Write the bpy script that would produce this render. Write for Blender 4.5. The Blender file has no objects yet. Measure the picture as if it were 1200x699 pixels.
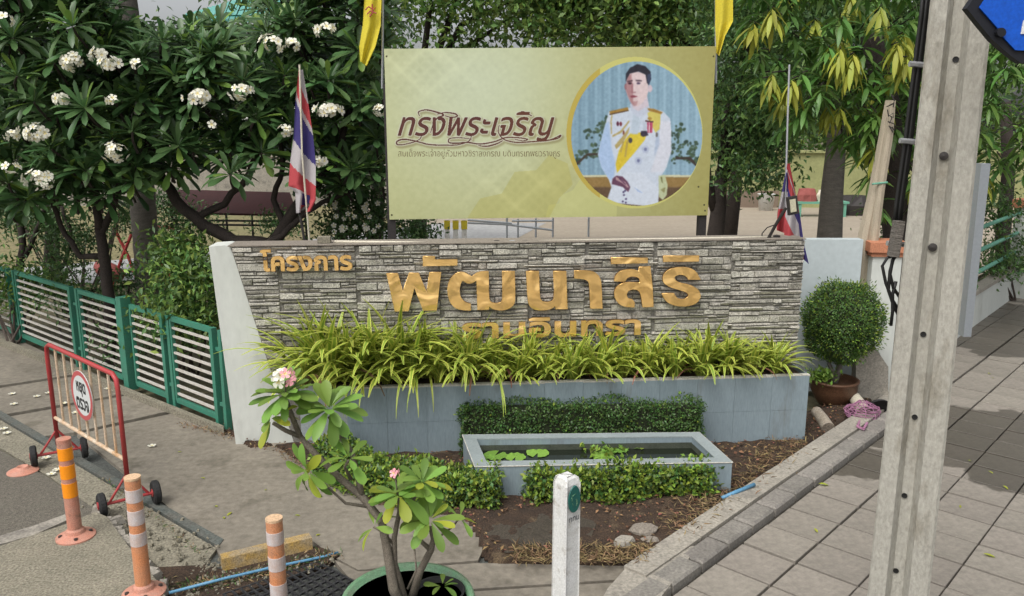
import bpy, math, random
import numpy as np
from mathutils import Vector, Matrix
random.seed(7); rng = np.random.default_rng(7)
SC = bpy.context.scene
COL = SC.collection
R = math.radians
# ---------------------------------------------------------------- camera, sky, sun, exposure
FPX, PITCH, EYE = 950.0, R(12.0), 2.6          # focal length in photo pixels, downward pitch, eye height (m)
cam = bpy.data.cameras.new('camera'); camo = bpy.data.objects.new('camera', cam); COL.objects.link(camo)
cam.sensor_width = 36; cam.lens = FPX / 1200 * 36; cam.clip_start = .05; cam.clip_end = 2000
camo.location = (0, 0, EYE); camo.rotation_euler = (R(90) - PITCH, 0, 0); SC.camera = camo
SUN_EL, SUN_AZ = R(58), R(215)                 # soft light from above, behind the camera's left shoulder
W = bpy.data.worlds.new('World'); SC.world = W; W.use_nodes = True
nt = W.node_tree; bg = nt.nodes['Background']
sky = nt.nodes.new('ShaderNodeTexSky'); sky.sky_type = 'NISHITA'; sky.sun_disc = False
sky.sun_elevation = SUN_EL; sky.sun_rotation = SUN_AZ; sky.air_density = 1.0; sky.dust_density = 6.0; sky.ozone_density = 1.0
hs = nt.nodes.new('ShaderNodeHueSaturation'); hs.inputs['Saturation'].default_value = .22; hs.inputs['Value'].default_value = 1.5
nt.links.new(sky.outputs[0], hs.inputs['Color']); nt.links.new(hs.outputs[0], bg.inputs[0]); bg.inputs[1].default_value = .15
sl = bpy.data.lights.new('sun', 'SUN'); so = bpy.data.objects.new('sun', sl); COL.objects.link(so)
sl.energy = 1.0; sl.angle = R(22); sl.color = (1, .965, .91)
so.rotation_euler = Vector((math.sin(SUN_AZ) * math.cos(SUN_EL), math.cos(SUN_AZ) * math.cos(SUN_EL), math.sin(SUN_EL))).to_track_quat('Z', 'Y').to_euler()
SC.view_settings.view_transform = 'Standard'; SC.view_settings.look = 'None'; SC.view_settings.gamma = 1
SC.view_settings.use_curve_mapping = False; SC.view_settings.exposure = -0.12

# ---------------------------------------------------------------- measuring the place from the photograph
def ray(x, y):
    dx = (x - 600) / FPX; dy = -(y - 349.5) / FPX
    return Vector((dx, math.cos(PITCH) + dy * math.sin(PITCH), -math.sin(PITCH) + dy * math.cos(PITCH)))
def G(x, y, z=0.0):                            # the point at height z
    d = ray(x, y); t = (z - EYE) / d.z
    return Vector((d.x * t, d.y * t, z))
def D(x, y, Y):                                # the point at distance Y
    d = ray(x, y); t = Y / d.y
    return Vector((d.x * t, Y, EYE + d.z * t))
def PL(x, y, p0, n):                           # the point on a plane
    d = ray(x, y); o = Vector((0, 0, EYE)); t = (p0 - o).dot(n) / d.dot(n)
    return o + d * t

# ---------------------------------------------------------------- materials
def mat(name, col, rough=.7, metal=0, col2=None, nscale=6, amt=.5, fine=.12, bump=.0, bscale=60, isl=0.0, obj=0.0, spec=.4, detail=6, stretch=None, trans=0.0, alpha=1.0, col3=None, stain=3.0):
    m = bpy.data.materials.new(name); m.use_nodes = True; t = m.node_tree; N = t.nodes; L = t.links
    b = N['Principled BSDF']; b.inputs['Roughness'].default_value = rough; b.inputs['Metallic'].default_value = metal
    b.inputs['Specular IOR Level'].default_value = spec
    tc = N.new('ShaderNodeTexCoord'); src = tc.outputs['Object']
    if stretch:
        mp = N.new('ShaderNodeMapping'); mp.inputs['Scale'].default_value = stretch; L.new(src, mp.inputs[0]); src = mp.outputs[0]
    def noise(s, d=detail):
        n = N.new('ShaderNodeTexNoise'); n.inputs['Scale'].default_value = s; n.inputs['Detail'].default_value = d; n.inputs['Roughness'].default_value = .62
        L.new(src, n.inputs['Vector']); return n.outputs['Fac']
    def ramp(f, lo, hi):
        r = N.new('ShaderNodeMapRange'); r.inputs['From Min'].default_value = lo; r.inputs['From Max'].default_value = hi
        L.new(f, r.inputs['Value']); return r.outputs[0]
    def mix(f, a, c, mode='MIX'):
        x = N.new('ShaderNodeMix'); x.data_type = 'RGBA'; x.blend_type = mode
        if isinstance(f, (int, float)): x.inputs[0].default_value = f
        else: L.new(f, x.inputs[0])
        for k, v in ((6, a), (7, c)):
            if isinstance(v, tuple): x.inputs[k].default_value = (*v, 1) if len(v) == 3 else v
            else: L.new(v, x.inputs[k])
        return x.outputs[2]
    c = tuple(col)
    if col2: 
        f = ramp(noise(nscale), .5 - .25 * (1.01 - amt) - .1, .5 + .25 * (1.01 - amt) + .1)
        c = mix(f, c, tuple(col2))
    if col3:
        c = mix(ramp(noise(stain, 8), .56, .68), c, tuple(col3))
    if fine:
        v = ramp(noise(nscale * 14, 3), .3, .7); g = N.new('ShaderNodeMapRange'); g.inputs['To Min'].default_value = 1 - fine * 1.6; g.inputs['To Max'].default_value = 1 + fine
        L.new(v, g.inputs['Value'])
        cc = N.new('ShaderNodeCombineColor'); [L.new(g.outputs[0], cc.inputs[k]) for k in range(3)]
        c = mix(1.0, c, cc.outputs[0], 'MULTIPLY')
    if isl or obj:
        ge = N.new('ShaderNodeNewGeometry'); oi = N.new('ShaderNodeObjectInfo')
        ad = N.new('ShaderNodeMath'); ad.operation = 'ADD'; fr = N.new('ShaderNodeMath'); fr.operation = 'FRACT'
        L.new(ge.outputs['Random Per Island'], ad.inputs[0]); L.new(oi.outputs['Random'], ad.inputs[1]); L.new(ad.outputs[0], fr.inputs[0])
        k = max(isl, obj)
        h = N.new('ShaderNodeHueSaturation')
        r1 = N.new('ShaderNodeMapRange'); r1.inputs['To Min'].default_value = 1 - k; r1.inputs['To Max'].default_value = 1 + k; L.new(fr.outputs[0], r1.inputs['Value']); L.new(r1.outputs[0], h.inputs['Value'])
        m7 = N.new('ShaderNodeMath'); m7.operation = 'MULTIPLY'; m7.inputs[1].default_value = 7.13; f2 = N.new('ShaderNodeMath'); f2.operation = 'FRACT'
        L.new(fr.outputs[0], m7.inputs[0]); L.new(m7.outputs[0], f2.inputs[0])
        r2 = N.new('ShaderNodeMapRange'); r2.inputs['To Min'].default_value = .5 - k * .06; r2.inputs['To Max'].default_value = .5 + k * .05; L.new(f2.outputs[0], r2.inputs['Value']); L.new(r2.outputs[0], h.inputs['Hue'])
        if isinstance(c, tuple): h.inputs['Color'].default_value = (*c, 1)
        else: L.new(c, h.inputs['Color'])
        c = h.outputs[0]
    if isinstance(c, tuple): b.inputs['Base Color'].default_value = (*c, 1)
    else: L.new(c, b.inputs['Base Color'])
    if bump:
        bn = N.new('ShaderNodeBump'); bn.inputs['Strength'].default_value = min(1, bump); bn.inputs['Distance'].default_value = .01
        L.new(noise(bscale, 5), bn.inputs['Height']); L.new(bn.outputs[0], b.inputs['Normal'])
    if trans:
        tr = N.new('ShaderNodeBsdfTranslucent'); ms = N.new('ShaderNodeMixShader'); ms.inputs[0].default_value = trans
        if isinstance(c, tuple): tr.inputs[0].default_value = (*c, 1)
        else: L.new(c, tr.inputs[0])
        L.new(b.outputs[0], ms.inputs[1]); L.new(tr.outputs[0], ms.inputs[2]); L.new(ms.outputs[0], N['Material Output'].inputs[0])
    if alpha < 1: b.inputs['Alpha'].default_value = alpha
    return m
M = {}
def mk(k, *a, **kw): M[k] = mat(k, *a, **kw)
mk('concrete', (.245, .218, .175), .85, col2=(.165, .146, .116), nscale=1.3, amt=.55, fine=.16, bump=.35, bscale=60, col3=(.14, .124, .096), stain=2.9)
mk('concrete_light', (.36, .33, .275), .85, col2=(.26, .24, .205), nscale=4, amt=.4, fine=.22, bump=.35, bscale=90, col3=(.19, .175, .15), stain=3)
mk('concrete_rough', (.27, .245, .185), .9, col2=(.19, .175, .13), nscale=5, amt=.5, fine=.35, bump=.8, bscale=70)
mk('concrete_joint', (.085, .09, .082), .9, fine=.3, bump=.4)
mk('teal_strip', (.075, .095, .09), .8, col2=(.13, .12, .10), nscale=5, amt=.5, fine=.3, bump=.3)
mk('asphalt', (.095, .085, .068), .9, col2=(.20, .18, .145), nscale=45, amt=.55, fine=.6, bump=1, bscale=60, col3=(.15, .14, .11), stain=3)
mk('paver', (.265, .238, .20), .8, col2=(.20, .18, .152), nscale=2.2, amt=.3, fine=.13, bump=.25, bscale=120, obj=.08, isl=.08)
mk('kerb_block', (.27, .25, .22), .8, col2=(.18, .168, .148), nscale=4, amt=.5, fine=.2, bump=.4, bscale=90, obj=.12)
mk('joint_dirt', (.05, .045, .035), 1, fine=.4, bump=.5)
mk('soil', (.075, .046, .028), 1, col2=(.032, .022, .016), nscale=9, amt=.3, fine=.5, bump=1, bscale=60, col3=(.12, .085, .05), stain=7)
mk('wet_soil', (.05, .042, .033), .55, col2=(.075, .062, .048), nscale=6, amt=.3, fine=.4, bump=.8, bscale=50)
mk('ground', (.14, .115, .075), 1, col2=(.10, .10, .05), nscale=.8, amt=.3, fine=.3, bump=.5)
mk('lawn', (.17, .165, .07), 1, col2=(.22, .175, .095), nscale=.7, amt=.3, fine=.3, bump=.5)
mk('court', (.36, .31, .24), .95, col2=(.29, .245, .19), nscale=.6, amt=.3, fine=.12, stretch=(1, 3, 1))
mk('pathgrey', (.38, .38, .37), .9, col2=(.3, .3, .3), nscale=.8, fine=.15)
mk('stone', (.54, .515, .445), .85, col2=(.38, .365, .315), nscale=7, amt=.5, fine=.4, bump=1.0, bscale=40, obj=.22, isl=.22, col3=(.17, .165, .15), stain=14)
mk('mortar', (.20, .19, .165), 1, fine=.3, bump=1)
mk('wall_white', (.60, .62, .58), .8, col2=(.52, .54, .50), nscale=1.5, fine=.04, stretch=(1, 1, .4), col3=(.40, .41, .37), stain=1.2)
mk('wall_blue', (.50, .56, .57), .8, col2=(.44, .49, .50), nscale=1.5, fine=.04)
mk('tile', (.25, .31, .34), .4, col2=(.215, .27, .295), nscale=2.5, amt=.3, fine=.08, obj=.02, col3=(.185, .21, .215), stain=1.6, stretch=(3, 3, .5), bump=.05)
mk('tile_rim', (.31, .35, .355), .4, col2=(.24, .275, .28), nscale=5, amt=.3, fine=.1, obj=.04)
mk('grout', (.50, .48, .42), .9, fine=.2)
mk('gold', (1.0, .66, .26), .2, .66, col2=(.94, .58, .2), nscale=3, amt=.4, fine=.05, spec=.6, bump=1, bscale=4.5)
for n_ in M['gold'].node_tree.nodes:
    if n_.type == 'BUMP': n_.inputs['Distance'].default_value = .12; n_.inputs['Strength'].default_value = .3
    if n_.type == 'TEX_NOISE' and abs(n_.inputs['Scale'].default_value - 4.5) < .01: n_.inputs['Detail'].default_value = .6; n_.inputs['Distortion'].default_value = 1.2
mk('gold_side', (.35, .16, .04), .4, .8, fine=.1)
mk('print', (1, 1, 1), .55)
mk('steel_dark', (.045, .04, .038), .6, .3, fine=.2)
mk('steel_grey', (.36, .39, .42), .45, .3, fine=.04)
mk('pvc', (.58, .54, .43), .5, fine=.15)
mk('blue_pipe', (.11, .27, .42), .45, fine=.15)
mk('fence_green', (.04, .225, .15), .5, col2=(.06, .18, .125), nscale=8, amt=.4, fine=.15)
mk('fence_white', (.62, .62, .58), .5, col2=(.45, .40, .34), nscale=12, amt=.2, fine=.15)
mk('rail_green', (.14, .36, .26), .5, fine=.15)
mk('red_paint', (.42, .035, .045), .4, col2=(.33, .06, .05), nscale=14, amt=.3, fine=.15)
mk('rusty_white', (.66, .62, .52), .6, col2=(.46, .22, .06), nscale=9, amt=.3, fine=.2, stretch=(1, 1, .5))
mk('rubber', (.018, .018, .018), .75, fine=.3)
mk('hub', (.05, .035, .03), .5)
mk('pink_plastic', (.52, .21, .14), .6, col2=(.45, .25, .19), nscale=14, amt=.5, fine=.2, col3=(.30, .17, .12), stain=11)
mk('orange_plastic', (.62, .24, .10), .5, col2=(.52, .26, .15), nscale=14, amt=.5, fine=.2, col3=(.34, .19, .12), stain=11)
mk('amber_band', (.85, .28, .01), .35, fine=.05)
mk('white_band', (.56, .54, .55), .45, col2=(.50, .36, .30), nscale=20, amt=.5, fine=.15)
mk('cap_pale', (.62, .42, .26), .7, fine=.2)
mk('yellow_kerb', (.44, .27, .05), .8, col2=(.27, .24, .19), nscale=9, amt=.55, fine=.3, bump=.6)
mk('grate', (.07, .07, .075), .5, .6, fine=.4)
mk('pole_conc', (.40, .385, .335), .85, col2=(.335, .32, .275), nscale=6, amt=.3, fine=.12, bump=.6, bscale=60, stretch=(1, 1, .4), col3=(.25, .23, .185), stain=7)
mk('black_cable', (.013, .013, .013), .5)
mk('sign_frame', (.006, .007, .012), .6)
mk('sign_blue', (.004, .085, .50), .35)
mk('white_paint', (.72, .72, .71), .6, col2=(.60, .60, .57), nscale=9, amt=.4, fine=.12, bump=.3, col3=(.48, .46, .42), stain=16)
mk('emblem_green', (.012, .14, .115), .5, col2=(.02, .10, .085), nscale=40, fine=.3)
mk('ink', (.03, .035, .05), .6)
mk('pot_green', (.12, .32, .16), .4, col2=(.2, .24, .17), nscale=9, amt=.5, fine=.2)
mk('pot_dark', (.04, .055, .05), .4, col2=(.02, .03, .03), nscale=7, fine=.2)
mk('pot_brown', (.13, .065, .032), .5, col2=(.075, .035, .02), nscale=6, amt=.4, fine=.25, bump=.3)
mk('leaf_potted', (.17, .29, .05), .45, isl=.3, obj=.3, trans=.3, fine=0)
mk('leaf_yellowing', (.33, .38, .04), .5, isl=.2, obj=.2, trans=.3, fine=0)
mk('leaf_rib', (.22, .33, .08), .5, fine=0)
mk('leaf_frangipani', (.07, .14, .048), .38, isl=.35, obj=.35, trans=.2, fine=0)
mk('leaf_frangipani_young', (.15, .26, .05), .4, isl=.25, obj=.25, trans=.25, fine=0)
mk('leaf_mango', (.10, .205, .042), .42, isl=.4, obj=.4, trans=.28, fine=0)
mk('leaf_mango_young', (.33, .36, .05), .5, isl=.25, obj=.25, trans=.3, fine=0)
mk('leaf_tree', (.11, .20, .05), .5, isl=.5, trans=.28, fine=0)
mk('leaf_tree_light', (.19, .30, .065), .5, isl=.5, trans=.3, fine=0)
mk('leaf_hedge', (.06, .125, .028), .42, isl=.5, trans=.2, fine=0)
mk('leaf_hedge_light', (.20, .29, .04), .45, isl=.5, trans=.25, fine=0)
mk('leaf_topiary', (.075, .15, .025), .45, isl=.5, trans=.2, fine=0)
mk('leaf_shrub', (.08, .16, .045), .42, isl=.4, trans=.2, fine=0)
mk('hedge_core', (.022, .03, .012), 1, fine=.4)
mk('strap_green', (.23, .34, .045), .42, isl=.25, obj=.25, trans=.28, fine=0)
mk('strap_yellow', (.52, .56, .11), .42, isl=.2, obj=.2, trans=.28, fine=0)
mk('lily', (.17, .32, .05), .4, isl=.25, obj=.25, fine=.1, nscale=20)
mk('water', (.012, .016, .010), .06, spec=.5, bump=.05, bscale=6)
mk('algae', (.045, .055, .04), .6, col2=(.09, .10, .075), nscale=12, fine=.3)
mk('petal', (.80, .79, .68), .5, trans=.2, fine=0)
mk('petal_eye', (.80, .62, .12), .5, fine=0)
mk('petal_pink', (.72, .33, .36), .5, fine=0)
mk('bark', (.105, .082, .066), .9, col2=(.055, .043, .036), nscale=8, amt=.4, fine=.35, bump=.8, bscale=35)
mk('bark_dark', (.055, .042, .036), .9, col2=(.03, .024, .02), nscale=8, amt=.4, fine=.3, bump=.8, bscale=35)
mk('bark_grey', (.19, .17, .15), .9, col2=(.11, .10, .085), nscale=7, amt=.4, fine=.3, bump=.8, bscale=25, stretch=(1, 1, 4))
mk('bark_potted', (.21, .18, .14), .8, col2=(.12, .10, .08), nscale=14, amt=.4, fine=.3, bump=.6, bscale=60)
mk('wood_pale', (.46, .40, .30), .8, col2=(.33, .28, .21), nscale=5, amt=.4, fine=.15, stretch=(6, 6, 1))
mk('log', (.52, .46, .37), .9, col2=(.25, .2, .15), nscale=8, amt=.4, fine=.3, bump=.7)
mk('log_cut', (.16, .13, .10), .9, fine=.4)
mk('flag_red', (.46, .065, .075), .8, trans=.2, fine=.06)
mk('flag_white', (.47, .44, .45), .8, trans=.2, fine=.06)
mk('flag_blue', (.05, .04, .17), .8, trans=.2, fine=.06)
mk('flag_yellow', (.76, .64, .06), .8, trans=.3, fine=.08)
mk('alu', (.45, .46, .48), .4, .6, fine=.1)
mk('orange_cap', (.48, .20, .11), .8, fine=.15)
mk('yellow_wall', (.33, .34, .155), .9, col2=(.26, .27, .12), nscale=1, fine=.08)
mk('brown_dado', (.21, .16, .12), .9, fine=.12)
mk('house_white', (.60, .60, .57), .8, fine=.05)
mk('house_window', (.05, .06, .07), .25)
mk('roof_teal', (.045, .27, .24), .5, fine=.12)
mk('dark_red', (.10, .022, .022), .6, col2=(.07, .018, .02), nscale=3, fine=.1)
mk('net_pink', (.50, .24, .38), .5, trans=.3, fine=.1)
mk('cloth_red', (.35, .10, .09), .8, col2=(.25, .07, .06), nscale=5, fine=.15)
mk('litter', (.19, .105, .055), .95, isl=.7, fine=0)
mk('dry_grass', (.25, .18, .09), .95, isl=.5, fine=0)
mk('stone_flat', (.23, .20, .165), .9, fine=.25, bump=.5)
mk('lens', (.55, .52, .38), .3)

# ---------------------------------------------------------------- mesh helpers
def setprop(o, label=None, cat=None, group=None, kind=None):
    if label: o['label'] = label
    if cat: o['category'] = cat
    if group: o['group'] = group
    if kind: o['kind'] = kind
    return o
def thing(name, label, cat, loc=(0, 0, 0), group=None):
    o = bpy.data.objects.new(name, None); COL.objects.link(o); o.location = loc; o.empty_display_size = .1
    return setprop(o, label, cat, group)
ORG = {}
def adopt(o, parent):
    if parent is None: return
    o.parent = parent; w = ORG.get(parent.name, None)
    base = Vector(parent.location) if parent.type == 'EMPTY' else Vector((0, 0, 0))
    if parent.type == 'EMPTY': o.matrix_parent_inverse = Matrix.Translation(-base)
class MB:
    def __init__(s): s.v = []; s.f = []; s.mi = []
    def add(s, vs, fs, mi=0):
        n = len(s.v); s.v += [tuple(v) for v in vs]; s.f += [tuple(n + i for i in f) for f in fs]; s.mi += [mi] * len(fs); return s
    def box(s, c, size, rz=0, mi=0, top=1.0, rx=0, ry=0):
        hx, hy, hz = size[0] / 2, size[1] / 2, size[2] / 2; m = Matrix.Translation(c) @ Matrix.Rotation(rz, 4, 'Z') @ Matrix.Rotation(ry, 4, 'Y') @ Matrix.Rotation(rx, 4, 'X')
        v = [m @ Vector((x * hx * (top if z > 0 else 1), y * hy * (top if z > 0 else 1), z * hz)) for z in (-1, 1) for x, y in ((-1, -1), (1, -1), (1, 1), (-1, 1))]
        return s.add(v, [(3, 2, 1, 0), (4, 5, 6, 7), (0, 1, 5, 4), (1, 2, 6, 5), (2, 3, 7, 6), (3, 0, 4, 7)], mi)
    def cbox(s, c, size, rz=0, b=.006, mi=0):      # box with chamfered top edges
        hx, hy, hz = size[0] / 2, size[1] / 2, size[2] / 2; m = Matrix.Translation(c) @ Matrix.Rotation(rz, 4, 'Z')
        v = []
        for z, k in ((-hz, 0), (hz - b, 0), (hz, b)):
            v += [m @ Vector((x * (hx - k), y * (hy - k), z)) for x, y in ((-1, -1), (1, -1), (1, 1), (-1, 1))]
        f = [(8, 9, 10, 11), (3, 2, 1, 0)]
        for a in (0, 4):
            for i in range(4): j = (i + 1) % 4; f.append((a + i, a + j, a + 4 + j, a + 4 + i))
        return s.add(v, f, mi)
    def tube(s, pts, r, seg=8, mi=0, cap=True):
        pts = [Vector(p) for p in pts]; n = len(pts); rs = r if isinstance(r, (list, tuple)) else [r] * n
        v = []; up = None
        for i, p in enumerate(pts):
            t = (pts[min(i + 1, n - 1)] - pts[max(i - 1, 0)]).normalized()
            if up is None: up = t.orthogonal().normalized()
            up = (up - t * up.dot(t)); up = up.normalized() if up.length > 1e-6 else t.orthogonal().normalized()
            b = t.cross(up)
            v += [p + (up * math.cos(2 * math.pi * k / seg) + b * math.sin(2 * math.pi * k / seg)) * rs[i] for k in range(seg)]
        f = [(i * seg + k, i * seg + (k + 1) % seg, (i + 1) * seg + (k + 1) % seg, (i + 1) * seg + k) for i in range(n - 1) for k in range(seg)]
        if cap: f += [tuple(reversed(range(seg))), tuple((n - 1) * seg + k for k in range(seg))]
        return s.add(v, f, mi)
    def lathe(s, prof, c=(0, 0, 0), seg=24, mi=0, mat=None, sx=1, sy=1):
        c = Vector(c); v = []
        for r, z in prof: v += [Vector((r * sx * math.cos(2 * math.pi * k / seg), r * sy * math.sin(2 * math.pi * k / seg), z)) for k in range(seg)]
        v = [(mat @ p if mat else p) + c for p in v]; n = len(prof)
        f = [(i * seg + k, i * seg + (k + 1) % seg, (i + 1) * seg + (k + 1) % seg, (i + 1) * seg + k) for i in range(n - 1) for k in range(seg)]
        if prof[0][0] > 0: f.append(tuple(reversed(range(seg))))
        if prof[-1][0] > 0: f.append(tuple((n - 1) * seg + k for k in range(seg)))
        return s.add(v, f, mi)
    def prism(s, poly, h, mi=0, side=None):        # world polygon (list of Vectors) pushed along vector h
        a = [Vector(p) for p in poly]; h = Vector(h); n = len(a)
        nn = Vector((0, 0, 0))
        for i in range(n): nn += a[i].cross(a[(i + 1) % n])
        if nn.dot(h) < 0: a.reverse()
        s.add(a + [p + h for p in a], [tuple(reversed(range(n))), tuple(range(n, 2 * n))], mi)
        k = len(s.v) - 2 * n
        for i in range(n): s.f.append((k + i, k + (i + 1) % n, k + n + (i + 1) % n, k + n + i)); s.mi.append(mi if side is None else side)
        return s
    def build(s, name, mats, parent=None, label=None, cat=None, group=None, kind=None, smooth=False):
        me = bpy.data.meshes.new(name); me.from_pydata(s.v, [], s.f)
        for m in (mats if isinstance(mats, (list, tuple)) else [mats]): me.materials.append(M[m] if isinstance(m, str) else m)
        if any(s.mi): me.polygons.foreach_set('material_index', s.mi)
        if smooth: me.polygons.foreach_set('use_smooth', [True] * len(s.f))
        me.update(); o = bpy.data.objects.new(name, me); COL.objects.link(o); adopt(o, parent)
        return setprop(o, label, cat, group, kind)
def copy_piece(src, mw, parent=None, name=None):
    o = src.copy(); COL.objects.link(o)
    if parent is not None:
        o.parent = parent; o.matrix_parent_inverse = Matrix.Translation(-Vector(parent.location)) if parent.type == 'EMPTY' else Matrix()
    o.matrix_basis = mw
    return o
def place(me_name, me, mw, parent, name):
    o = bpy.data.objects.new(name, me); COL.objects.link(o); o.parent = parent
    o.matrix_parent_inverse = Matrix.Translation(-Vector(parent.location)) if parent.type == 'EMPTY' else Matrix()
    o.matrix_basis = mw; return o
def frame(p, x, z):                             # matrix with x axis along x and z axis near z
    x = Vector(x).normalized(); z = Vector(z); y = z.cross(x)
    if y.length < 1e-5: y = x.orthogonal()
    y.normalize(); z = x.cross(y)
    m = Matrix((x, y, z)).transposed().to_4x4(); m.translation = p; return m
def sheet(name, pts, mat_, z=None, **kw):
    mb = MB(); mb.add(pts, [tuple(range(len(pts)))]); return mb.build(name, mat_, **kw)
# leaf shapes (x along the leaf, y across, z up): vertices and faces
def leaf_shape(prof, fold=.25, bend=.25):
    v = [(0, 0, 0)]; f = []
    for i, (t, w) in enumerate(prof):
        z = -bend * t * t
        v += [(t, w, z + fold * w), (t, 0, z), (t, -w, z + fold * w)]
    n = len(prof); v.append((1, 0, -bend))
    f += [(0, 2, 1), (0, 3, 2)]
    for i in range(n - 1):
        a = 1 + 3 * i; f += [(a, a + 1, a + 4, a + 3), (a + 1, a + 2, a + 5, a + 4)]
    a = 1 + 3 * (n - 1); e = len(v) - 1
    f += [(a, a + 1, e), (a + 1, a + 2, e)]
    return v, f
L_SMALL = leaf_shape([(.45, .26)], .3, .15)
L_OBOV = leaf_shape([(.25, .045), (.55, .095), (.82, .118), (.95, .07)], .3, .18)
L_MANGO = leaf_shape([(.3, .08), (.65, .085)], .35, .30)
def leaf_mass(name, mats, P, X, Z, size, shape=L_SMALL, wid=1.0, parent=None, kind=None, mi=None, **kw):
    P = np.asarray(P, float); X = np.asarray(X, float); Z = np.asarray(Z, float); size = np.broadcast_to(np.asarray(size, float), (len(P),))
    X = X / np.linalg.norm(X, axis=1, keepdims=True); Y = np.cross(Z, X); Y /= np.linalg.norm(Y, axis=1, keepdims=True) + 1e-9; Zn = np.cross(X, Y)
    v, f = shape; v = np.array(v); v = v * [1, wid, 1]
    V = P[:, None] + size[:, None, None] * (v[None, :, 0:1] * X[:, None] + v[None, :, 1:2] * Y[:, None] + v[None, :, 2:3] * Zn[:, None])
    n, k = len(P), len(v); V = V.reshape(-1, 3)
    loops = []; starts = []; tot = []; c = 0
    for q in f: starts.append(c); tot.append(len(q)); loops += q; c += len(q)
    loops = np.array(loops); starts = np.array(starts); tot = np.array(tot)
    LV = (loops[None] + (np.arange(n) * k)[:, None]).ravel(); LS = (starts[None] + (np.arange(n) * c)[:, None]).ravel(); LT = np.tile(tot, n)
    me = bpy.data.meshes.new(name); me.vertices.add(len(V)); me.vertices.foreach_set('co', V.ravel().astype(np.float32))
    me.loops.add(len(LV)); me.loops.foreach_set('vertex_index', LV.astype(np.int32))
    me.polygons.add(len(LS)); me.polygons.foreach_set('loop_start', LS.astype(np.int32)); me.polygons.foreach_set('loop_total', LT.astype(np.int32))
    ms = mats if isinstance(mats, (list, tuple)) else [mats]
    for m in ms: me.materials.append(M[m])
    if len(ms) > 1:
        mi = (rng.random(n) < .5).astype(int) if mi is None else mi
        me.polygons.foreach_set('material_index', np.repeat(mi, len(f)).astype(np.int32))
    me.update(calc_edges=True); me.validate()
    o = bpy.data.objects.new(name, me); COL.objects.link(o); adopt(o, parent)
    return setprop(o, kind=kind, **kw)
def rand_dirs(n, up=0.0):
    d = rng.normal(size=(n, 3)); d[:, 2] += up; return d / np.linalg.norm(d, axis=1, keepdims=True)

# ---------------------------------------------------------------- text helpers
def text_splines(body, shear=0.0):
    c = bpy.data.curves.new('t', 'FONT'); c.body = body; c.shear = shear
    o = bpy.data.objects.new('t', c); COL.objects.link(o); dg = bpy.context.evaluated_depsgraph_get()
    cu = o.to_curve(dg, apply_modifiers=False); out = []
    for s in cu.splines:
        p = []
        if s.type == 'BEZIER':
            n = len(s.bezier_points)
            for i in range(n):
                a, b = s.bezier_points[i], s.bezier_points[(i + 1) % n]
                for t in (0, .2, .4, .6, .8):
                    q = (1 - t) ** 3 * a.co + 3 * (1 - t) ** 2 * t * a.handle_right + 3 * (1 - t) * t * t * b.handle_left + t ** 3 * b.co
                    p.append((q.x, q.y))
        else: p = [(q.co.x, q.co.y) for q in s.points]
        if len(p) > 2: out.append(np.array(p))
    o.to_curve_clear(); bpy.data.objects.remove(o); bpy.data.curves.remove(c)
    return out
def winding(polys, X, Y):
    w = np.zeros(X.shape, int)
    for p in polys:
        x0, y0 = p.min(0); x1, y1 = p.max(0)
        rr = np.where((Y.max(1) >= y0) & (Y.min(1) <= y1))[0]
        if len(rr) == 0: continue
        sl_ = slice(rr[0], rr[-1] + 1); xs, ys = X[sl_], Y[sl_]; ww = np.zeros(xs.shape, int)
        q = np.roll(p, -1, 0)
        for (ax, ay), (bx, by) in zip(p, q):
            if ay == by: continue
            up = (ay <= ys) & (by > ys); dn = (by <= ys) & (ay > ys)
            xi = ax + (ys - ay) * (bx - ax) / (by - ay)
            ww += (up & (xs < xi)); ww -= (dn & (xs < xi))
        w[sl_] += ww
    return w != 0
def dilate(m, r):
    out = m.copy(); k = int(math.ceil(r))
    for dy in range(-k, k + 1):
        for dx in range(-k, k + 1):
            if dx * dx + dy * dy <= r * r + .3: out |= np.roll(np.roll(m, dy, 0), dx, 1)
    return out
def fit_text(body, x0, x1, y0, y1, shear=0.0):  # glyph outlines mapped into the box (y grows downward)
    sp = text_splines(body, shear); a = np.concatenate(sp); lo, hi = a.min(0), a.max(0)
    return [np.stack([x0 + (p[:, 0] - lo[0]) / (hi[0] - lo[0]) * (x1 - x0), y1 - (p[:, 1] - lo[1]) / (hi[1] - lo[1]) * (y1 - y0)], 1) for p in sp]
def blur(a, n=1):
    for _ in range(n):
        a = (a + np.roll(a, 1, 0) + np.roll(a, -1, 0)) / 3; a = (a + np.roll(a, 1, 1) + np.roll(a, -1, 1)) / 3
    return a
def lin(c): c = np.asarray(c, float) / 255; return np.where(c <= .04045, c / 12.92, ((c + .055) / 1.055) ** 2.4)
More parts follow.
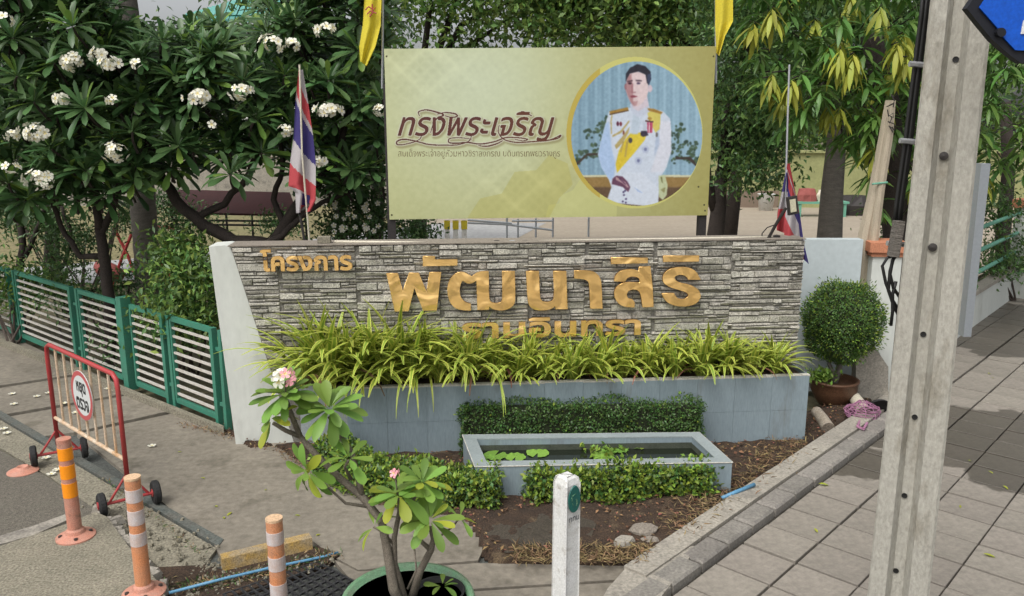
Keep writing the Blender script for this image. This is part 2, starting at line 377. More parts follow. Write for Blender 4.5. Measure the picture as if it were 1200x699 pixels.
def grid_print(name, img, corners, parent=None, mask=None, gain=1.0):   # flat printed face: a fine grid that carries the print in a colour attribute
    h, w = img.shape[:2]; tl, tr, br, bl = [np.array(c) for c in corners]
    u = np.linspace(0, 1, w + 1)[None, :, None]; v = np.linspace(0, 1, h + 1)[:, None, None]
    V = (tl * (1 - u) + tr * u) * (1 - v) + (bl * (1 - u) + br * u) * v
    i, j = np.mgrid[0:h, 0:w]; a = i * (w + 1) + j; q = np.stack([a, a + w + 1, a + w + 2, a + 1], -1).reshape(-1, 4); c = img.reshape(-1, 3)
    if mask is not None: k = mask.ravel(); q = q[k]; c = c[k]
    me = bpy.data.meshes.new(name); V = V.reshape(-1, 3); me.vertices.add(len(V)); me.vertices.foreach_set('co', V.ravel().astype(np.float32))
    me.loops.add(q.size); me.loops.foreach_set('vertex_index', q.ravel().astype(np.int32)); me.polygons.add(len(q))
    me.polygons.foreach_set('loop_start', np.arange(0, q.size, 4, dtype=np.int32)); me.polygons.foreach_set('loop_total', np.full(len(q), 4, np.int32))
    me.update(calc_edges=True)
    at = me.color_attributes.new('print', 'FLOAT_COLOR', 'CORNER'); cc = np.ones((len(q), 4, 4), np.float32); cc[:, :, :3] = (lin(c) * gain)[:, None]
    at.data.foreach_set('color', cc.ravel()); me.materials.append(M['print'])
    o = bpy.data.objects.new(name, me); COL.objects.link(o); adopt(o, parent); return o
t_ = M['print'].node_tree; va = t_.nodes.new('ShaderNodeVertexColor'); va.layer_name = 'print'; t_.links.new(va.outputs[0], t_.nodes['Principled BSDF'].inputs['Base Color'])

# ================================================================ THE SETTING
# wall frame: e along the sign wall, n towards the back
AW = math.atan2(.333, 3.715); E = Vector((math.cos(AW), math.sin(AW), 0)); NB = Vector((-math.sin(AW), math.cos(AW), 0))
PC = Vector((2.45, 6.398, 0))                  # front right foot of the planter
def WP(u, d, z): return PC + E * u + NB * d + Vector((0, 0, z))
def onwall(x, y, d=.35): return PL(x, y, WP(0, d, 0), NB)
KA = R(43.3); KU = Vector((math.sin(KA), math.cos(KA), 0)); KV = Vector((math.cos(KA), -math.sin(KA), 0))   # along the kerb, across it (to the right)
def KP(a, b, z=0): return KU * a + KV * b + Vector((0, 0, z))

sheet('road', [(-60, -14, -.05), (60, -14, -.05), (60, 3.2, -.05), (-60, 3.2, -.05)], 'concrete_light', kind='structure')
sheet('ground', [(-150, -120, -.06), (150, -120, -.06), (150, 250, -.06), (-150, 250, -.06)], 'ground', kind='structure')
sheet('lawn', [G(-700, 345), G(60, 345), G(520, 285), G(640, 262), (14, 24, 0), (14, 60, 0), (-60, 60, 0), (-60, 20, 0)], 'lawn', kind='structure')
def lift(ps, z): return [Vector((p.x, p.y, z)) for p in ps]
sheet('court', lift([G(480, 300), G(470, 262), G(380, 236), G(760, 226), Vector((30, 40, 0)), Vector((5.0, 10.2, 0)), Vector((3.6, 8.6, 0)), Vector((-1, 9, 0))], .008), 'court', kind='structure')
sheet('path', lift([G(-200, 362), G(-200, 334), G(240, 297), G(520, 262), G(640, 262), G(600, 283), G(500, 296), G(380, 300), G(240, 321)], .014), 'pathgrey', kind='structure')

# driveway: slabs with recessed joints
DS = Vector((.769, -.639, 0)); DT = Vector((.639, .769, 0))
dw = thing('driveway', None, None, G(150, 560)); dw['kind'] = 'structure'
def slab(name, px, z0=-.05, z1=0.0, m='concrete', parent=None, inset=.004):
    ps = [Vector((G(*p, z1).x, G(*p, z1).y, z0)) for p in px]
    return MB().prism(ps, (0, 0, z1 - z0)).build(name, m, parent)
sheet('driveway_bed', lift([G(-300, 440), G(0, 405), G(155, 462), G(270, 506), G(620, 530), G(810, 640), G(770, 900), G(-400, 1000)], -.03), 'concrete_joint', kind='structure')
slab('slab', [(-300, 505), (-300, 385), (0, 387), (22, 399), (60, 416), (86, 439), (0, 452)], parent=dw)
slab('slab', [(-300, 508), (0, 455), (88, 441), (70, 419), (155, 458), (144, 462), (4, 486), (-300, 540)], parent=dw)
slab('slab', [(8, 489), (147, 464), (158, 462), (202, 481), (86, 507), (45, 512)], parent=dw)
slab('slab', [(90, 509), (206, 484), (270, 506), (300, 508), (620, 530), (560, 657), (420, 668), (390, 652), (365, 633), (262, 660), (250, 636)], parent=dw)
slab('slab', [(390, 655), (420, 670), (560, 660), (700, 663), (775, 664), (760, 677), (560, 690), (455, 699), (420, 690)], parent=dw)
slab('slab', [(462, 701), (560, 693), (762, 680), (720, 900), (300, 900)], parent=dw)
slab('edging_strip', [(-60, 456), (-60, 447), (0, 481), (262, 632), (256, 640), (0, 489)], z1=.006, m='teal_strip', parent=dw)
slab('gutter_slab', [(-60, 458), (0, 492), (254, 643), (235, 668), (190, 668), (140, 622), (60, 560), (-60, 490)], z1=-.004, m='concrete_rough', parent=dw)
slab('asphalt', [(-200, 520), (-60, 493), (60, 562), (122, 604), (60, 622), (-200, 672)], z1=.004, m='asphalt', parent=None)['kind'] = 'structure'
# raised concrete island with a rounded kerb
isl_ = thing('traffic_island', None, None, G(100, 660)); isl_['kind'] = 'structure'
def prism_px(name, px, z0, z1, m, parent=None, **kw):
    ps = [Vector((G(*p, z1).x, G(*p, z1).y, z0)) for p in px]
    return MB().prism(ps, (0, 0, z1 - z0)).build(name, m, parent, **kw)
prism_px('top_slab', [(-300, 690), (0, 640), (72, 616), (112, 600), (126, 606), (150, 640), (185, 682), (215, 740), (100, 990), (-300, 990)], -.03, .07, 'concrete_rough', isl_)
prism_px('kerb_stone', [(-300, 674), (0, 628), (40, 616), (76, 603), (80, 609), (40, 627), (0, 638), (-300, 686)], -.03, .05, 'concrete_light', isl_)
mb = MB()
for i in range(26):
    t = i / 25; p = G(118 + t * 78 + random.uniform(-5, 5), 600 + t * 96 + random.uniform(-5, 5), .03)
    s = random.uniform(.03, .08); mb.box(p, (s * 1.5, s, .05), random.uniform(0, 3), top=.7, rx=random.uniform(-.2, .2))
mb.build('broken_concrete', 'concrete_light', isl_, kind='stuff')

# soil bed in front of the planter
bed_px = [(255, 500), (330, 527), (360, 548), (430, 588), (500, 603), (530, 604), (549, 613), (560, 630), (566, 648), (582, 660), (762, 662), (780, 652), (841, 589), (886, 565), (934, 532), (958, 515), (1012, 478), (1045, 452)]
bp = [G(*p) for p in bed_px] + [WP(1.3, 1.2, 0), WP(.2, .6, 0), WP(-4.6, .3, 0)]
poly = np.array([(p.x, p.y) for p in bp]); nx, ny = 260, 170
gx = np.linspace(poly[:, 0].min(), poly[:, 0].max(), nx); gy = np.linspace(poly[:, 1].min(), poly[:, 1].max(), ny); GX, GY = np.meshgrid(gx, gy)
ins = winding([poly], GX, GY); er = blur(ins.astype(float), 4)
hh = blur(rng.random(GX.shape), 1) * .035 + blur(rng.random(GX.shape), 4) * .10 - .055
ZZ = np.where(ins, .012 + er * (hh + .012), -.02)
idx = np.arange(nx * ny).reshape(ny, nx); mb = MB(); mb.v = [tuple(v) for v in np.stack([GX, GY, ZZ], -1).reshape(-1, 3)]
for j in range(ny - 1):
    for i in range(nx - 1):
        if ins[j, i] or ins[j + 1, i] or ins[j, i + 1] or ins[j + 1, i + 1]: mb.f.append((idx[j, i], idx[j, i + 1], idx[j + 1, i + 1], idx[j + 1, i]))
mb.mi = [0] * len(mb.f); mb.build('soil_bed', 'soil', kind='structure', smooth=True)
mud = [(566, 618), (605, 604), (655, 598), (700, 612), (690, 636), (640, 648), (592, 648), (572, 636)]
mb = MB(); c = G(620, 628, .042); ps = [G(*p, .036) for p in mud]
mb.add([c] + [p - Vector((0, 0, .0)) for p in ps], [(0, 1 + i, 1 + (i + 1) % len(ps)) for i in range(len(ps))]); mb.build('mud', 'wet_soil', kind='structure')
# dry litter on the soil: counted by nobody
def inside(p, px): 
    a = np.array([(q.x, q.y) for q in [G(*k) for k in px]]); return winding([a], np.array([[p[0]]]), np.array([[p[1]]]))[0, 0]
pts = []
while len(pts) < 20000:
    x, y = random.uniform(poly[:, 0].min(), poly[:, 0].max()), random.uniform(poly[:, 1].min(), poly[:, 1].max()); pts.append((x, y))
pts = np.array(pts); k = winding([poly], pts[:, 0:1], pts[:, 1:2]).ravel() & ~winding([np.array([(q.x, q.y) for q in [G(*p) for p in mud]])], pts[:, 0:1], pts[:, 1:2]).ravel()
pts = pts[k]; P3 = np.c_[pts, rng.uniform(.02, .06, len(pts))]; dx = rng.normal(size=(len(pts), 3)); dx[:, 2] *= .25
leaf_mass('leaf_litter', 'litter', P3, dx, rand_dirs(len(pts), 2.5), rng.uniform(.012, .055, len(pts)) * rng.uniform(.4, 1, len(pts)), kind='stuff', label='brown dry leaf litter covering the soil bed round the pond', cat='leaf litter')
n = 2000; a = rng.random(n); sgn = rng.random(n) < .55
pa = np.array([tuple(G(x, y, .05)) for x, y in np.c_[600 + a * 165, 640 + rng.random(n) * 20]]); pb = np.array([tuple(G(x, y, .05)) for x, y in np.c_[790 + a * 150 + rng.normal(size=n) * 14, 618 - a * 105 + rng.normal(size=n) * 9]])
P3 = np.where(sgn[:, None], pb, pa); dx = rng.normal(size=(n, 3)); dx[:, 2] = np.abs(dx[:, 2]) * .35
leaf_mass('dry_grass', 'dry_grass', P3, dx, rand_dirs(n, 1), rng.uniform(.03, .09, n), wid=.16, kind='stuff', label='straw coloured dead grass lying along the bed edge by the kerb', cat='dry grass')
def weeds(name, px, n, sz, m, label, spread=8):
    P = []; 
    for _ in range(n):
        t = random.random() * (len(px) - 1); i = int(t); t -= i; x = px[i][0] * (1 - t) + px[i + 1][0] * t + random.gauss(0, spread); y = px[i][1] * (1 - t) + px[i + 1][1] * t + random.gauss(0, spread * .45)
        P.append(G(x, y, random.uniform(0, .02)))
    d = rng.normal(size=(n, 3)); d[:, 2] = np.abs(d[:, 2]) * .8
    leaf_mass(name, m, P, d, rand_dirs(n, 1), rng.uniform(.4, 1, n) * sz, wid=.35, kind='stuff', label=label, cat='weeds')
weeds('weeds', [(205, 690), (260, 682), (330, 668), (390, 650)], 700, .05, ['dry_grass', 'leaf_hedge'], 'straggly weeds and dead grass beside the yellow kerb stone and drain')
prism_px('dirt_patch', [(182, 665), (240, 662), (262, 668), (372, 640), (398, 650), (380, 662), (258, 702), (225, 740), (212, 740), (196, 690)], -.03, .012, 'soil', kind='structure')
mb = MB()
for i in range(420):
    t = random.random(); x = 112 + t * 150 + random.gauss(0, 16); y = 585 + t * 92 + random.gauss(0, 13)
    if random.random() < .45: x = random.uniform(190, 395); y = 700 - (x - 190) * .24 + random.gauss(0, 6)
    s_ = random.uniform(.006, .022) * random.uniform(.5, 1); p = G(x, y, .012); mb.box(p, (s_ * 1.6, s_ * 1.2, s_), random.uniform(0, 3), top=.6, rx=random.uniform(-.4, .4))
setprop(mb.build('gravel', 'concrete_rough', kind='stuff'), 'loose gravel and concrete crumbs in the gutter beside the island', 'gravel')
weeds('gutter_weeds', [(120, 560), (150, 585), (200, 620), (235, 650)], 220, .035, ['dry_grass', 'leaf_hedge'], 'small weeds growing in the gutter along the dark edging strip', 3)
weeds('wall_foot_litter', [(215, 497), (270, 512), (330, 530), (360, 548)], 500, .04, ['litter', 'dry_grass'], 'dry leaf litter along the foot of the white wall by the driveway', 4)

# right-hand kerb and pavement
kerb = thing('kerb', None, None, KP(4, -2.3)); kerb['kind'] = 'structure'
for i in range(7):                               # long cast edging stones
    a0 = 3.62 + i * .62; mbk = MB()
    ps = [KP(a0 + .003, -2.505), KP(a0 + .617, -2.505), KP(a0 + .617, -2.35), KP(a0 + .003, -2.35)]
    mbk.prism(lift(ps, -.05), (0, 0, .11 + random.uniform(-.002, .002))).build('edging_stone', 'concrete_light', kerb)
for i in range(-1, 13):
    a0 = 3.66 + i * .322; j = random.uniform(-.003, .003)
    MB().cbox(KP(a0 + .161, -2.270 + j, .0), (.150, .297, .10), rz=-KA, b=.014).build('kerb_block', 'kerb_block', kerb)
prism_px('mortar_patch', [(735, 664), (765, 662), (786, 640), (815, 640), (800, 668), (775, 699), (740, 730), (690, 730), (712, 690)], -.02, .045, 'concrete_light', kind='structure')
sheet('dirt_gap', [KP(2.6, -2.6, -.02), KP(8.1, -2.6, -.02), KP(8.1, -2.1, -.02), KP(2.6, -2.1, -.02)], 'joint_dirt', kind='structure')
pv = thing('pavement', None, None, KP(4.5, -1)); pv['kind'] = 'structure'
sheet('pavement_bed', [KP(1, -2.9, -.045), KP(40, -2.9, -.045), KP(40, 2.6, -.045), KP(1, 2.6, -.045)], 'joint_dirt', kind='structure')
TW, TL = .371, .338; cells = []
for r in range(-2, 13):
    for k in range(-8, 42):
        a = 4.453 + k * TL; b = -2.19 + r * TW
        if r < 0 and a < 8.0: continue
        c = KP(a + TL / 2, b + TW / 2, 0)
        f = c.y * math.cos(PITCH) + EYE * math.sin(PITCH); x = 600 + FPX * c.x / f; y = 349.5 + FPX * (EYE * math.cos(PITCH) - c.y * math.sin(PITCH)) / f
        if -100 < x < 1330 and y < 800: cells.append((c.length, a, b, r, k))
cells.sort()
rest = MB(); base = {}
wetc = [KP(6.35, -1.0), KP(6.0, -.75), KP(6.75, -.35)]
for i, (_, a, b, r, k) in enumerate(cells):
    w, l = TW - .010 if r else TW - .03, TL - .019
    c = KP(a + TL / 2, b + TW / 2 + (0 if r else .004), -.02); dz = random.uniform(-.003, .003)
    if i < 290:
        mb = MB(); mb.cbox((0, 0, 0), (w, l, .04), 0, .003); key = (r == 0)
        if key not in base: base[key] = mb.build('paver', 'paver', pv); o = base[key]
        else: o = copy_piece(base[key], Matrix(), pv)
        o.matrix_basis = Matrix.Translation(c + Vector((0, 0, dz))) @ Matrix.Rotation(-KA + random.uniform(-.006, .006), 4, 'Z') @ Matrix.Rotation(random.uniform(-.006, .006), 4, 'X')
    else: rest.cbox(c + Vector((0, 0, dz)), (w, l, .04), -KA, .003)
if rest.v: rest.build('far_paver', 'paver', pv, kind='stuff')
# wet stain: darkens the pavers where water lies (world-space, in the paver material)
t = M['paver'].node_tree; N, L = t.nodes, t.links; b = N['Principled BSDF']; old = b.inputs['Base Color'].links[0].from_socket
ge = N.new('ShaderNodeNewGeometry'); ns = N.new('ShaderNodeTexNoise'); ns.inputs['Scale'].default_value = 2.6; ns.inputs['Detail'].default_value = 5; L.new(ge.outputs['Position'], ns.inputs['Vector'])
def blob(c, rad):
    d = N.new('ShaderNodeVectorMath'); d.operation = 'DISTANCE'; L.new(ge.outputs['Position'], d.inputs[0]); d.inputs[1].default_value = c
    a = N.new('ShaderNodeMath'); a.operation = 'DIVIDE'; L.new(d.outputs['Value'], a.inputs[0]); a.inputs[1].default_value = rad; return a.outputs[0]
cur = None
for c, rad in ((G(1160, 510), .62), (G(1120, 520), .45), (G(1000, 540), .30), (G(1030, 500), .42), (G(1215, 520), .5), (G(1090, 500), .4), (G(1190, 560), .28), (G(1170, 395), .8), (G(1190, 375), 1.2)):
    x = blob(c, rad)
    if cur is None: cur = x
    else:
        m_ = N.new('ShaderNodeMath'); m_.operation = 'MINIMUM'; L.new(cur, m_.inputs[0]); L.new(x, m_.inputs[1]); cur = m_.outputs[0]
m1 = N.new('ShaderNodeMath'); m1.operation = 'MULTIPLY_ADD'; L.new(ns.outputs['Fac'], m1.inputs[0]); m1.inputs[1].default_value = 1.6; L.new(cur, m1.inputs[2])
mr = N.new('ShaderNodeMapRange'); mr.inputs['From Min'].default_value = 2.02; mr.inputs['From Max'].default_value = 1.95; L.new(m1.outputs[0], mr.inputs['Value'])
mx = N.new('ShaderNodeMix'); mx.data_type = 'RGBA'; mx.blend_type = 'MULTIPLY'; L.new(mr.outputs[0], mx.inputs[0]); L.new(old, mx.inputs[6]); mx.inputs[7].default_value = (.42, .41, .39, 1); L.new(mx.outputs[2], b.inputs['Base Color'])
rr_ = N.new('ShaderNodeMapRange'); rr_.inputs['To Min'].default_value = .78; rr_.inputs['To Max'].default_value = .45; L.new(mr.outputs[0], rr_.inputs['Value']); L.new(rr_.outputs[0], b.inputs['Roughness'])

# ================================================================ SIGN WALL
WD = .35; HT = onwall(600, 284.5, WD).z; URG = (onwall(943, 300, WD) - WP(0, WD, 0)).dot(E)
sw = thing('sign_wall', 'grey stacked stone sign wall with gold Thai letters behind the planter', 'sign wall', WP(-2.4, WD + .15, 0))
def wu(x, y, d=WD): p = onwall(x, y, d); return (p - WP(0, d, 0)).dot(E), p.z
uTL, zTL = wu(271, 293); uBL, zBL = wu(306, 402)
slope = (uBL - uTL) / (zBL - zTL)                 # slanted left edge of the stone facing
def uleft(z): return uTL + (z - zTL) * slope
mb = MB(); mb.prism([WP(URG, WD + .022, 0), WP(uleft(0), WD + .022, 0), WP(uleft(HT), WD + .022, HT - .02), WP(URG, WD + .022, HT - .02)], NB * .228).build('core', 'mortar', sw)
MB().prism([WP(URG + .004, WD - .0, HT - .006), WP(uleft(HT) - .02, WD, HT - .006), WP(uleft(HT) - .02, WD + .27, HT - .006), WP(URG + .004, WD + .27, HT - .006)], (0, 0, .008)).build('coping', 'stone_flat', sw)
# white plaster wing on the left
a1 = wu(243, 290, WD); a2 = wu(277, 512, WD)
wing = MB().prism([WP(a1[0], WD + .04, a1[1]), WP(a2[0] - .02, WD + .04, 0), WP(uleft(0) + .5, WD + .04, 0), WP(uleft(0) + .5, WD + .04, .5), WP(uleft(HT) + .1, WD + .04, HT - .03), WP(uleft(HT) - .05, WD + .04, HT)], NB * .25).build('plaster_wing', 'wall_white', sw)
stones = []
pu = -4.9
while pu < URG - .01:                              # ledgestone panels, each with courses of its own
    pw = random.uniform(.38, .75); pw = min(pw, URG - pu)
    if URG - (pu + pw) < .2: pw = URG - pu
    z = .50 + random.uniform(-.02, .02)
    while z < HT - .012:
        h = random.choice([.024, .032, .040, .048, .056, .066]); h = min(h, HT - .008 - z)
        if HT - .008 - (z + h) < .02: h = HT - .008 - z
        lo_ = max(pu + random.choice([0, 0, -.04, .03]), uleft(z + h / 2)) if pu > -4.8 else uleft(z + h / 2); u = lo_; end = pu + pw
        while u < end - .015:
            w = random.choice([.08, .12, .17, .22, .28, .36]) * random.uniform(.85, 1.15); w = min(w, end - u)
            if end - (u + w) < .05: w = end - u
            if h > .045 and random.random() < .3 and w < .34:
                q_ = random.uniform(.35, .65); stones.append((u, u + w, z, z + h * q_)); stones.append((u, u + w * .55, z + h * q_, z + h)); stones.append((u + w * .55, u + w, z + h * q_, z + h))
            else: stones.append((u, u + w, z, z + h))
            u += w
        z += h
    pu += pw
def stone_mesh(mb, s):
    u0, u1, z0, z1 = s; g = .0012; pr = random.uniform(.0, .013) + .01 * (random.random() < .12); w = u1 - u0; h = z1 - z0
    nx_ = 3; cols = [u0 + g + (w - 2 * g) * i / nx_ for i in range(nx_ + 1)]; vs = []
    jj_ = min(.007, (z1 - z0) * .16); top = [z1 - g - random.uniform(0, jj_) for _ in cols]; bot = [z0 + g + random.uniform(0, jj_) for _ in cols]
    tx, tz = random.uniform(-.004, .004), random.uniform(-.008, .003)
    for i, u in enumerate(cols): vs += [WP(u, WD + .03, bot[i]), WP(u, WD + .03, top[i])]
    for i, u in enumerate(cols):
        e = .004 if i in (0, nx_) else 0; uu = u + (e if i == 0 else -e); d = WD + .012 - pr - (0 if e else random.uniform(-.002, .006)) + tx * i
        vs += [WP(uu, d + .002 - tz, bot[i] + .004), WP(uu, d + tz, top[i] - .004)]
    n_ = 2 * (nx_ + 1); f = []
    for i in range(nx_):
        a = 2 * i; f += [(n_ + a, n_ + a + 2, n_ + a + 3, n_ + a + 1), (a, a + 2, n_ + a + 2, n_ + a), (a + 1, n_ + a + 1, n_ + a + 3, a + 3)]
    e = 2 * nx_; f += [(0, n_, n_ + 1, 1), (e, e + 1, n_ + e + 1, n_ + e)]
    mb.add(vs, f)
def vis(s): return (s[1] - s[0]) * (s[3] - s[2]) * (1 if s[2] > .95 else .3)
stones.sort(key=vis, reverse=True)
rest = MB()
for i, s in enumerate(stones):
    if i < 298: m_ = MB(); stone_mesh(m_, s); m_.build('stone', 'stone', sw)
    else: stone_mesh(rest, s)
rest.build('small_stone', 'stone', sw, kind='stuff')

# gold letters
def polyletter(px, name, d_face, thick=.022, parent=sw, label=None):
    pts = []; n = len(px)
    for i in range(n):                            # round the obtuse corners
        a, b, c = np.array(px[i - 1], float), np.array(px[i], float), np.array(px[(i + 1) % n], float)
        v1, v2 = b - a, c - b; cosang = v1 @ v2 / (np.linalg.norm(v1) * np.linalg.norm(v2) + 1e-9)
        if cosang > .55: pts += [tuple(b - v1 * .25), tuple(b + v2 * .25)]
        else: pts.append(tuple(b))
    cu = bpy.data.curves.new(name, 'CURVE'); cu.dimensions = '2D'; cu.fill_mode = 'BOTH'; cu.extrude = thick / 2; cu.bevel_depth = .0015; cu.bevel_resolution = 0
    sp = cu.splines.new('POLY'); sp.points.add(len(pts) - 1)
    for q, (x, y) in zip(sp.points, pts):
        u_, z_ = wu(x, y, d_face); q.co = (u_, z_, 0, 1)
    sp.use_cyclic_u = True
    return curve_to_mesh(cu, name, ['gold'], frame2(d_face + thick / 2), parent, label)
def frame2(d): m = Matrix((E, Vector((0, 0, 1)), -NB)).transposed().to_4x4(); m.translation = WP(0, d, 0); return m
def curve_to_mesh(cu, name, mats, mw, parent, label=None, dark_sides=True):
    o = bpy.data.objects.new('t', cu); COL.objects.link(o); dg = bpy.context.evaluated_depsgraph_get(); dg.update()
    me = bpy.data.meshes.new_from_object(o.evaluated_get(dg)); bpy.data.objects.remove(o)
    me.transform(mw); me.materials.clear(); me.name = name
    for m in mats: me.materials.append(M[m])
    if len(mats) == 1 and mats[0] == 'gold':
        me.materials.append(M['gold_side'])
        for p in me.polygons: p.material_index = 0 if abs(p.normal.dot(NB)) > .5 else 1
    me.update()
    ob = bpy.data.objects.new(name, me); COL.objects.link(ob); adopt(ob, parent)
    if label: ob['label'] = label
    return ob
c1 = lambda L_: [(450 + .10733 * x, 295 + .10733 * y) for x, y in L_]
c2 = lambda L_: [(560 + .125 * x, 295 + .125 * y) for x, y in L_]
c3 = lambda L_: [(700 + .10833 * x, 295 + .10833 * y) for x, y in L_]
DF = WD - .045
big = [(c1([(28, 240), (150, 238), (205, 440), (275, 235), (378, 235), (465, 450), (497, 228), (622, 226), (575, 642), (428, 645), (330, 395), (268, 650), (118, 655)])),
       c1([(425, 52), (555, 52), (555, 90), (800, 88), (800, 152), (425, 160)]),
       [(551.7, 364.2), (540.2, 363.7), (532.6, 361), (526.7, 354), (524, 342.2), (525.1, 332.6), (528.9, 325), (535.9, 319.5), (542.8, 318.8), (547.7, 321.3), (553, 324.5), (557.4, 320.8), (561.6, 319), (566, 318.3), (572.5, 318.3), (573, 350), (575, 354.5), (581, 356), (586.9, 355), (589, 351.2), (588.5, 318.1), (603.1, 318.1), (604, 351.2), (602, 358), (596, 362.5), (587.5, 364.4), (578.7, 363), (573.2, 359.4), (573.1, 363.1), (559.5, 363.4), (558.4, 329), (550.4, 333.6), (541.8, 329.3), (539.1, 334.7), (538.5, 343.3), (540.2, 349.7), (545, 354.6), (551.7, 356.2)],
       c2([(455, 185), (572, 185), (580, 430), (600, 465), (640, 478), (690, 470), (718, 440), (708, 185), (828, 185), (840, 540), (728, 540), (725, 510), (690, 540), (620, 553), (540, 550), (490, 520), (465, 460)]),
       c2([(905, 180), (1040, 180), (1100, 195), (1145, 240), (1160, 310), (1168, 535), (1055, 535), (1045, 310), (1030, 275), (990, 258), (905, 252)]),
       c3([(182, 322), (195, 260), (250, 210), (330, 190), (400, 195), (450, 215), (452, 170), (572, 160), (590, 300), (600, 420), (608, 600), (490, 602), (475, 480), (450, 425), (390, 405), (335, 425), (315, 470), (335, 510), (370, 512), (405, 545), (400, 605), (300, 600), (235, 570), (190, 510), (182, 430), (210, 380), (270, 340), (350, 330), (430, 335), (462, 340), (455, 290), (400, 268), (340, 275), (315, 300), (300, 325)]),
       c3([(150, 65), (545, 70), (545, 125), (150, 135)]),
       c3([(1115, 305), (985, 305), (960, 265), (900, 248), (850, 260), (832, 285), (850, 320), (920, 345), (1000, 360), (1080, 400), (1120, 460), (1110, 520), (1060, 570), (960, 597), (850, 590), (770, 560), (720, 510), (700, 455), (830, 450), (855, 500), (915, 520), (970, 505), (988, 470), (960, 440), (880, 415), (780, 385), (720, 345), (705, 300), (720, 240), (780, 190), (880, 168), (1000, 175), (1075, 220)]),
       c3([(715, 48), (1100, 45), (1100, 108), (715, 112)])]
for i, p in enumerate(big): polyletter(p, 'gold_letter' if i not in (1, 6, 8) else 'gold_vowel_mark', DF)
def font_letters(body, x0, x1, ytop, ybot, off, parent=sw, df=DF):  # raised letters, one object per character
    adv = 0; 
    sp = text_splines(body); a = np.concatenate(sp); lo, hi = a.min(0), a.max(0)
    ua, zb = wu(x0, ybot, df); ub, zt = wu(x1, ytop, df); sx = (ub - ua) / (hi[0] - lo[0]); sy = (zt - zb) / (hi[1] - lo[1])
    cu = bpy.data.curves.new('w', 'FONT'); cu.body = body; cu.offset = off; cu.extrude = .5; cu.size = 1
    o = bpy.data.objects.new('t', cu); COL.objects.link(o); dg = bpy.context.evaluated_depsgraph_get(); dg.update(); me = bpy.data.meshes.new_from_object(o.evaluated_get(dg)); bpy.data.objects.remove(o)
    # split into connected characters
    import bmesh
    bm = bmesh.new(); bm.from_mesh(me); seen = set(); bm.verts.ensure_lookup_table(); bm.faces.ensure_lookup_table()
    for v0 in bm.verts:
        if v0.index in seen: continue
        st = [v0]; seen.add(v0.index); comp = []
        while st:
            v = st.pop(); comp.append(v)
            for e in v.link_edges:
                w = e.other_vert(v)
                if w.index not in seen: seen.add(w.index); st.append(w)
        ids = {v.index: i for i, v in enumerate(comp)}; fs = {f for v in comp for f in v.link_faces}; mb = MB()
        vs = [WP(ua + (v.co.x - lo[0]) * sx, df + .012 - v.co.z * .022, zb + (v.co.y - lo[1]) * sy) for v in comp]
        for f in fs: mb.f.append(tuple(ids[v.index] for v in f.verts)); mb.mi.append(0 if abs(f.normal.z) > .5 else 1)
        mb.v = [tuple(v) for v in vs]
        mb.build('gold_letter', ['gold', 'gold_side'], parent)
    bm.free()
font_letters('โครงการ', 307, 411, 292.5, 318, .03)
font_letters('รามอินทรา', 543, 750, 371, 397, .03)
# conduit along the top of the wall
cd = thing('conduit_pipe', 'thin cream plastic conduit running along the top of the stone wall', 'pipe', WP(-2, WD + .12, HT))
px_path = [(392, 283.5), (470, 284.5), (560, 286), (640, 283), (720, 281.5), (820, 280), (905, 278)]
MB().tube([PL(x, y, WP(0, WD + .1, 0), NB) for x, y in px_path], .011, 8).build('pipe', 'pvc', cd, smooth=True)
for x in (582, 600, 615): MB().tube([PL(x - 3, 284.4, WP(0, WD + .1, 0), NB), PL(x + 3, 284.2, WP(0, WD + .1, 0), NB)], .018, 8).build('pipe_coupling', 'steel_dark' if x != 600 else 'steel_grey', cd)
setprop(MB().box(onwall(380, 281, WD + .1), (.1, .08, .05), AW).build('brick', 'concrete_rough'), 'small weathered brick resting on the wall top by the left Thai flag', 'brick')

# planter box
pl = thing('planter', 'long blue-grey tiled planter box under the stone sign wall', 'planter', WP(-1.9, .15, 0))
PH = .59; UL = (G(405, 456, PH) - WP(0, 0, PH)).dot(E)
MB().prism([WP(0, .012, -.03), WP(UL, .012, -.03), WP(UL - .45, WD + .04, -.03), WP(0, WD + .04, -.03)], (0, 0, PH - .03)).build('core', 'tile_rim', pl)
MB().prism([WP(-.03, .04, PH - .06), WP(UL, .04, PH - .06), WP(UL - .4, WD, PH - .06), WP(-.03, WD, PH - .06)], (0, 0, .045)).build('planter_soil', 'soil', pl)
nt_ = 12; wt = (0 - UL) / nt_
for i in range(nt_):
    for j in range(2):
        w = wt - .0016; hgt = PH / 2 - .0016; c = WP(UL + wt * (i + .5), .004 + random.uniform(-.0006, .0006), PH / 2 * (j + .5) - .002)
        MB().box(c, (w, .012, hgt), AW).build('tile', 'tile', pl)
for d0 in (0.0,):
    MB().box(WP(UL / 2, .02, PH - .002), (-UL + .012, .045, .014), AW).build('rim', 'grout', pl)
    MB().box(WP(.002, WD / 2 + .02, PH / 2), (.012, WD - .02, PH), AW).build('side_panel', 'tile', pl)
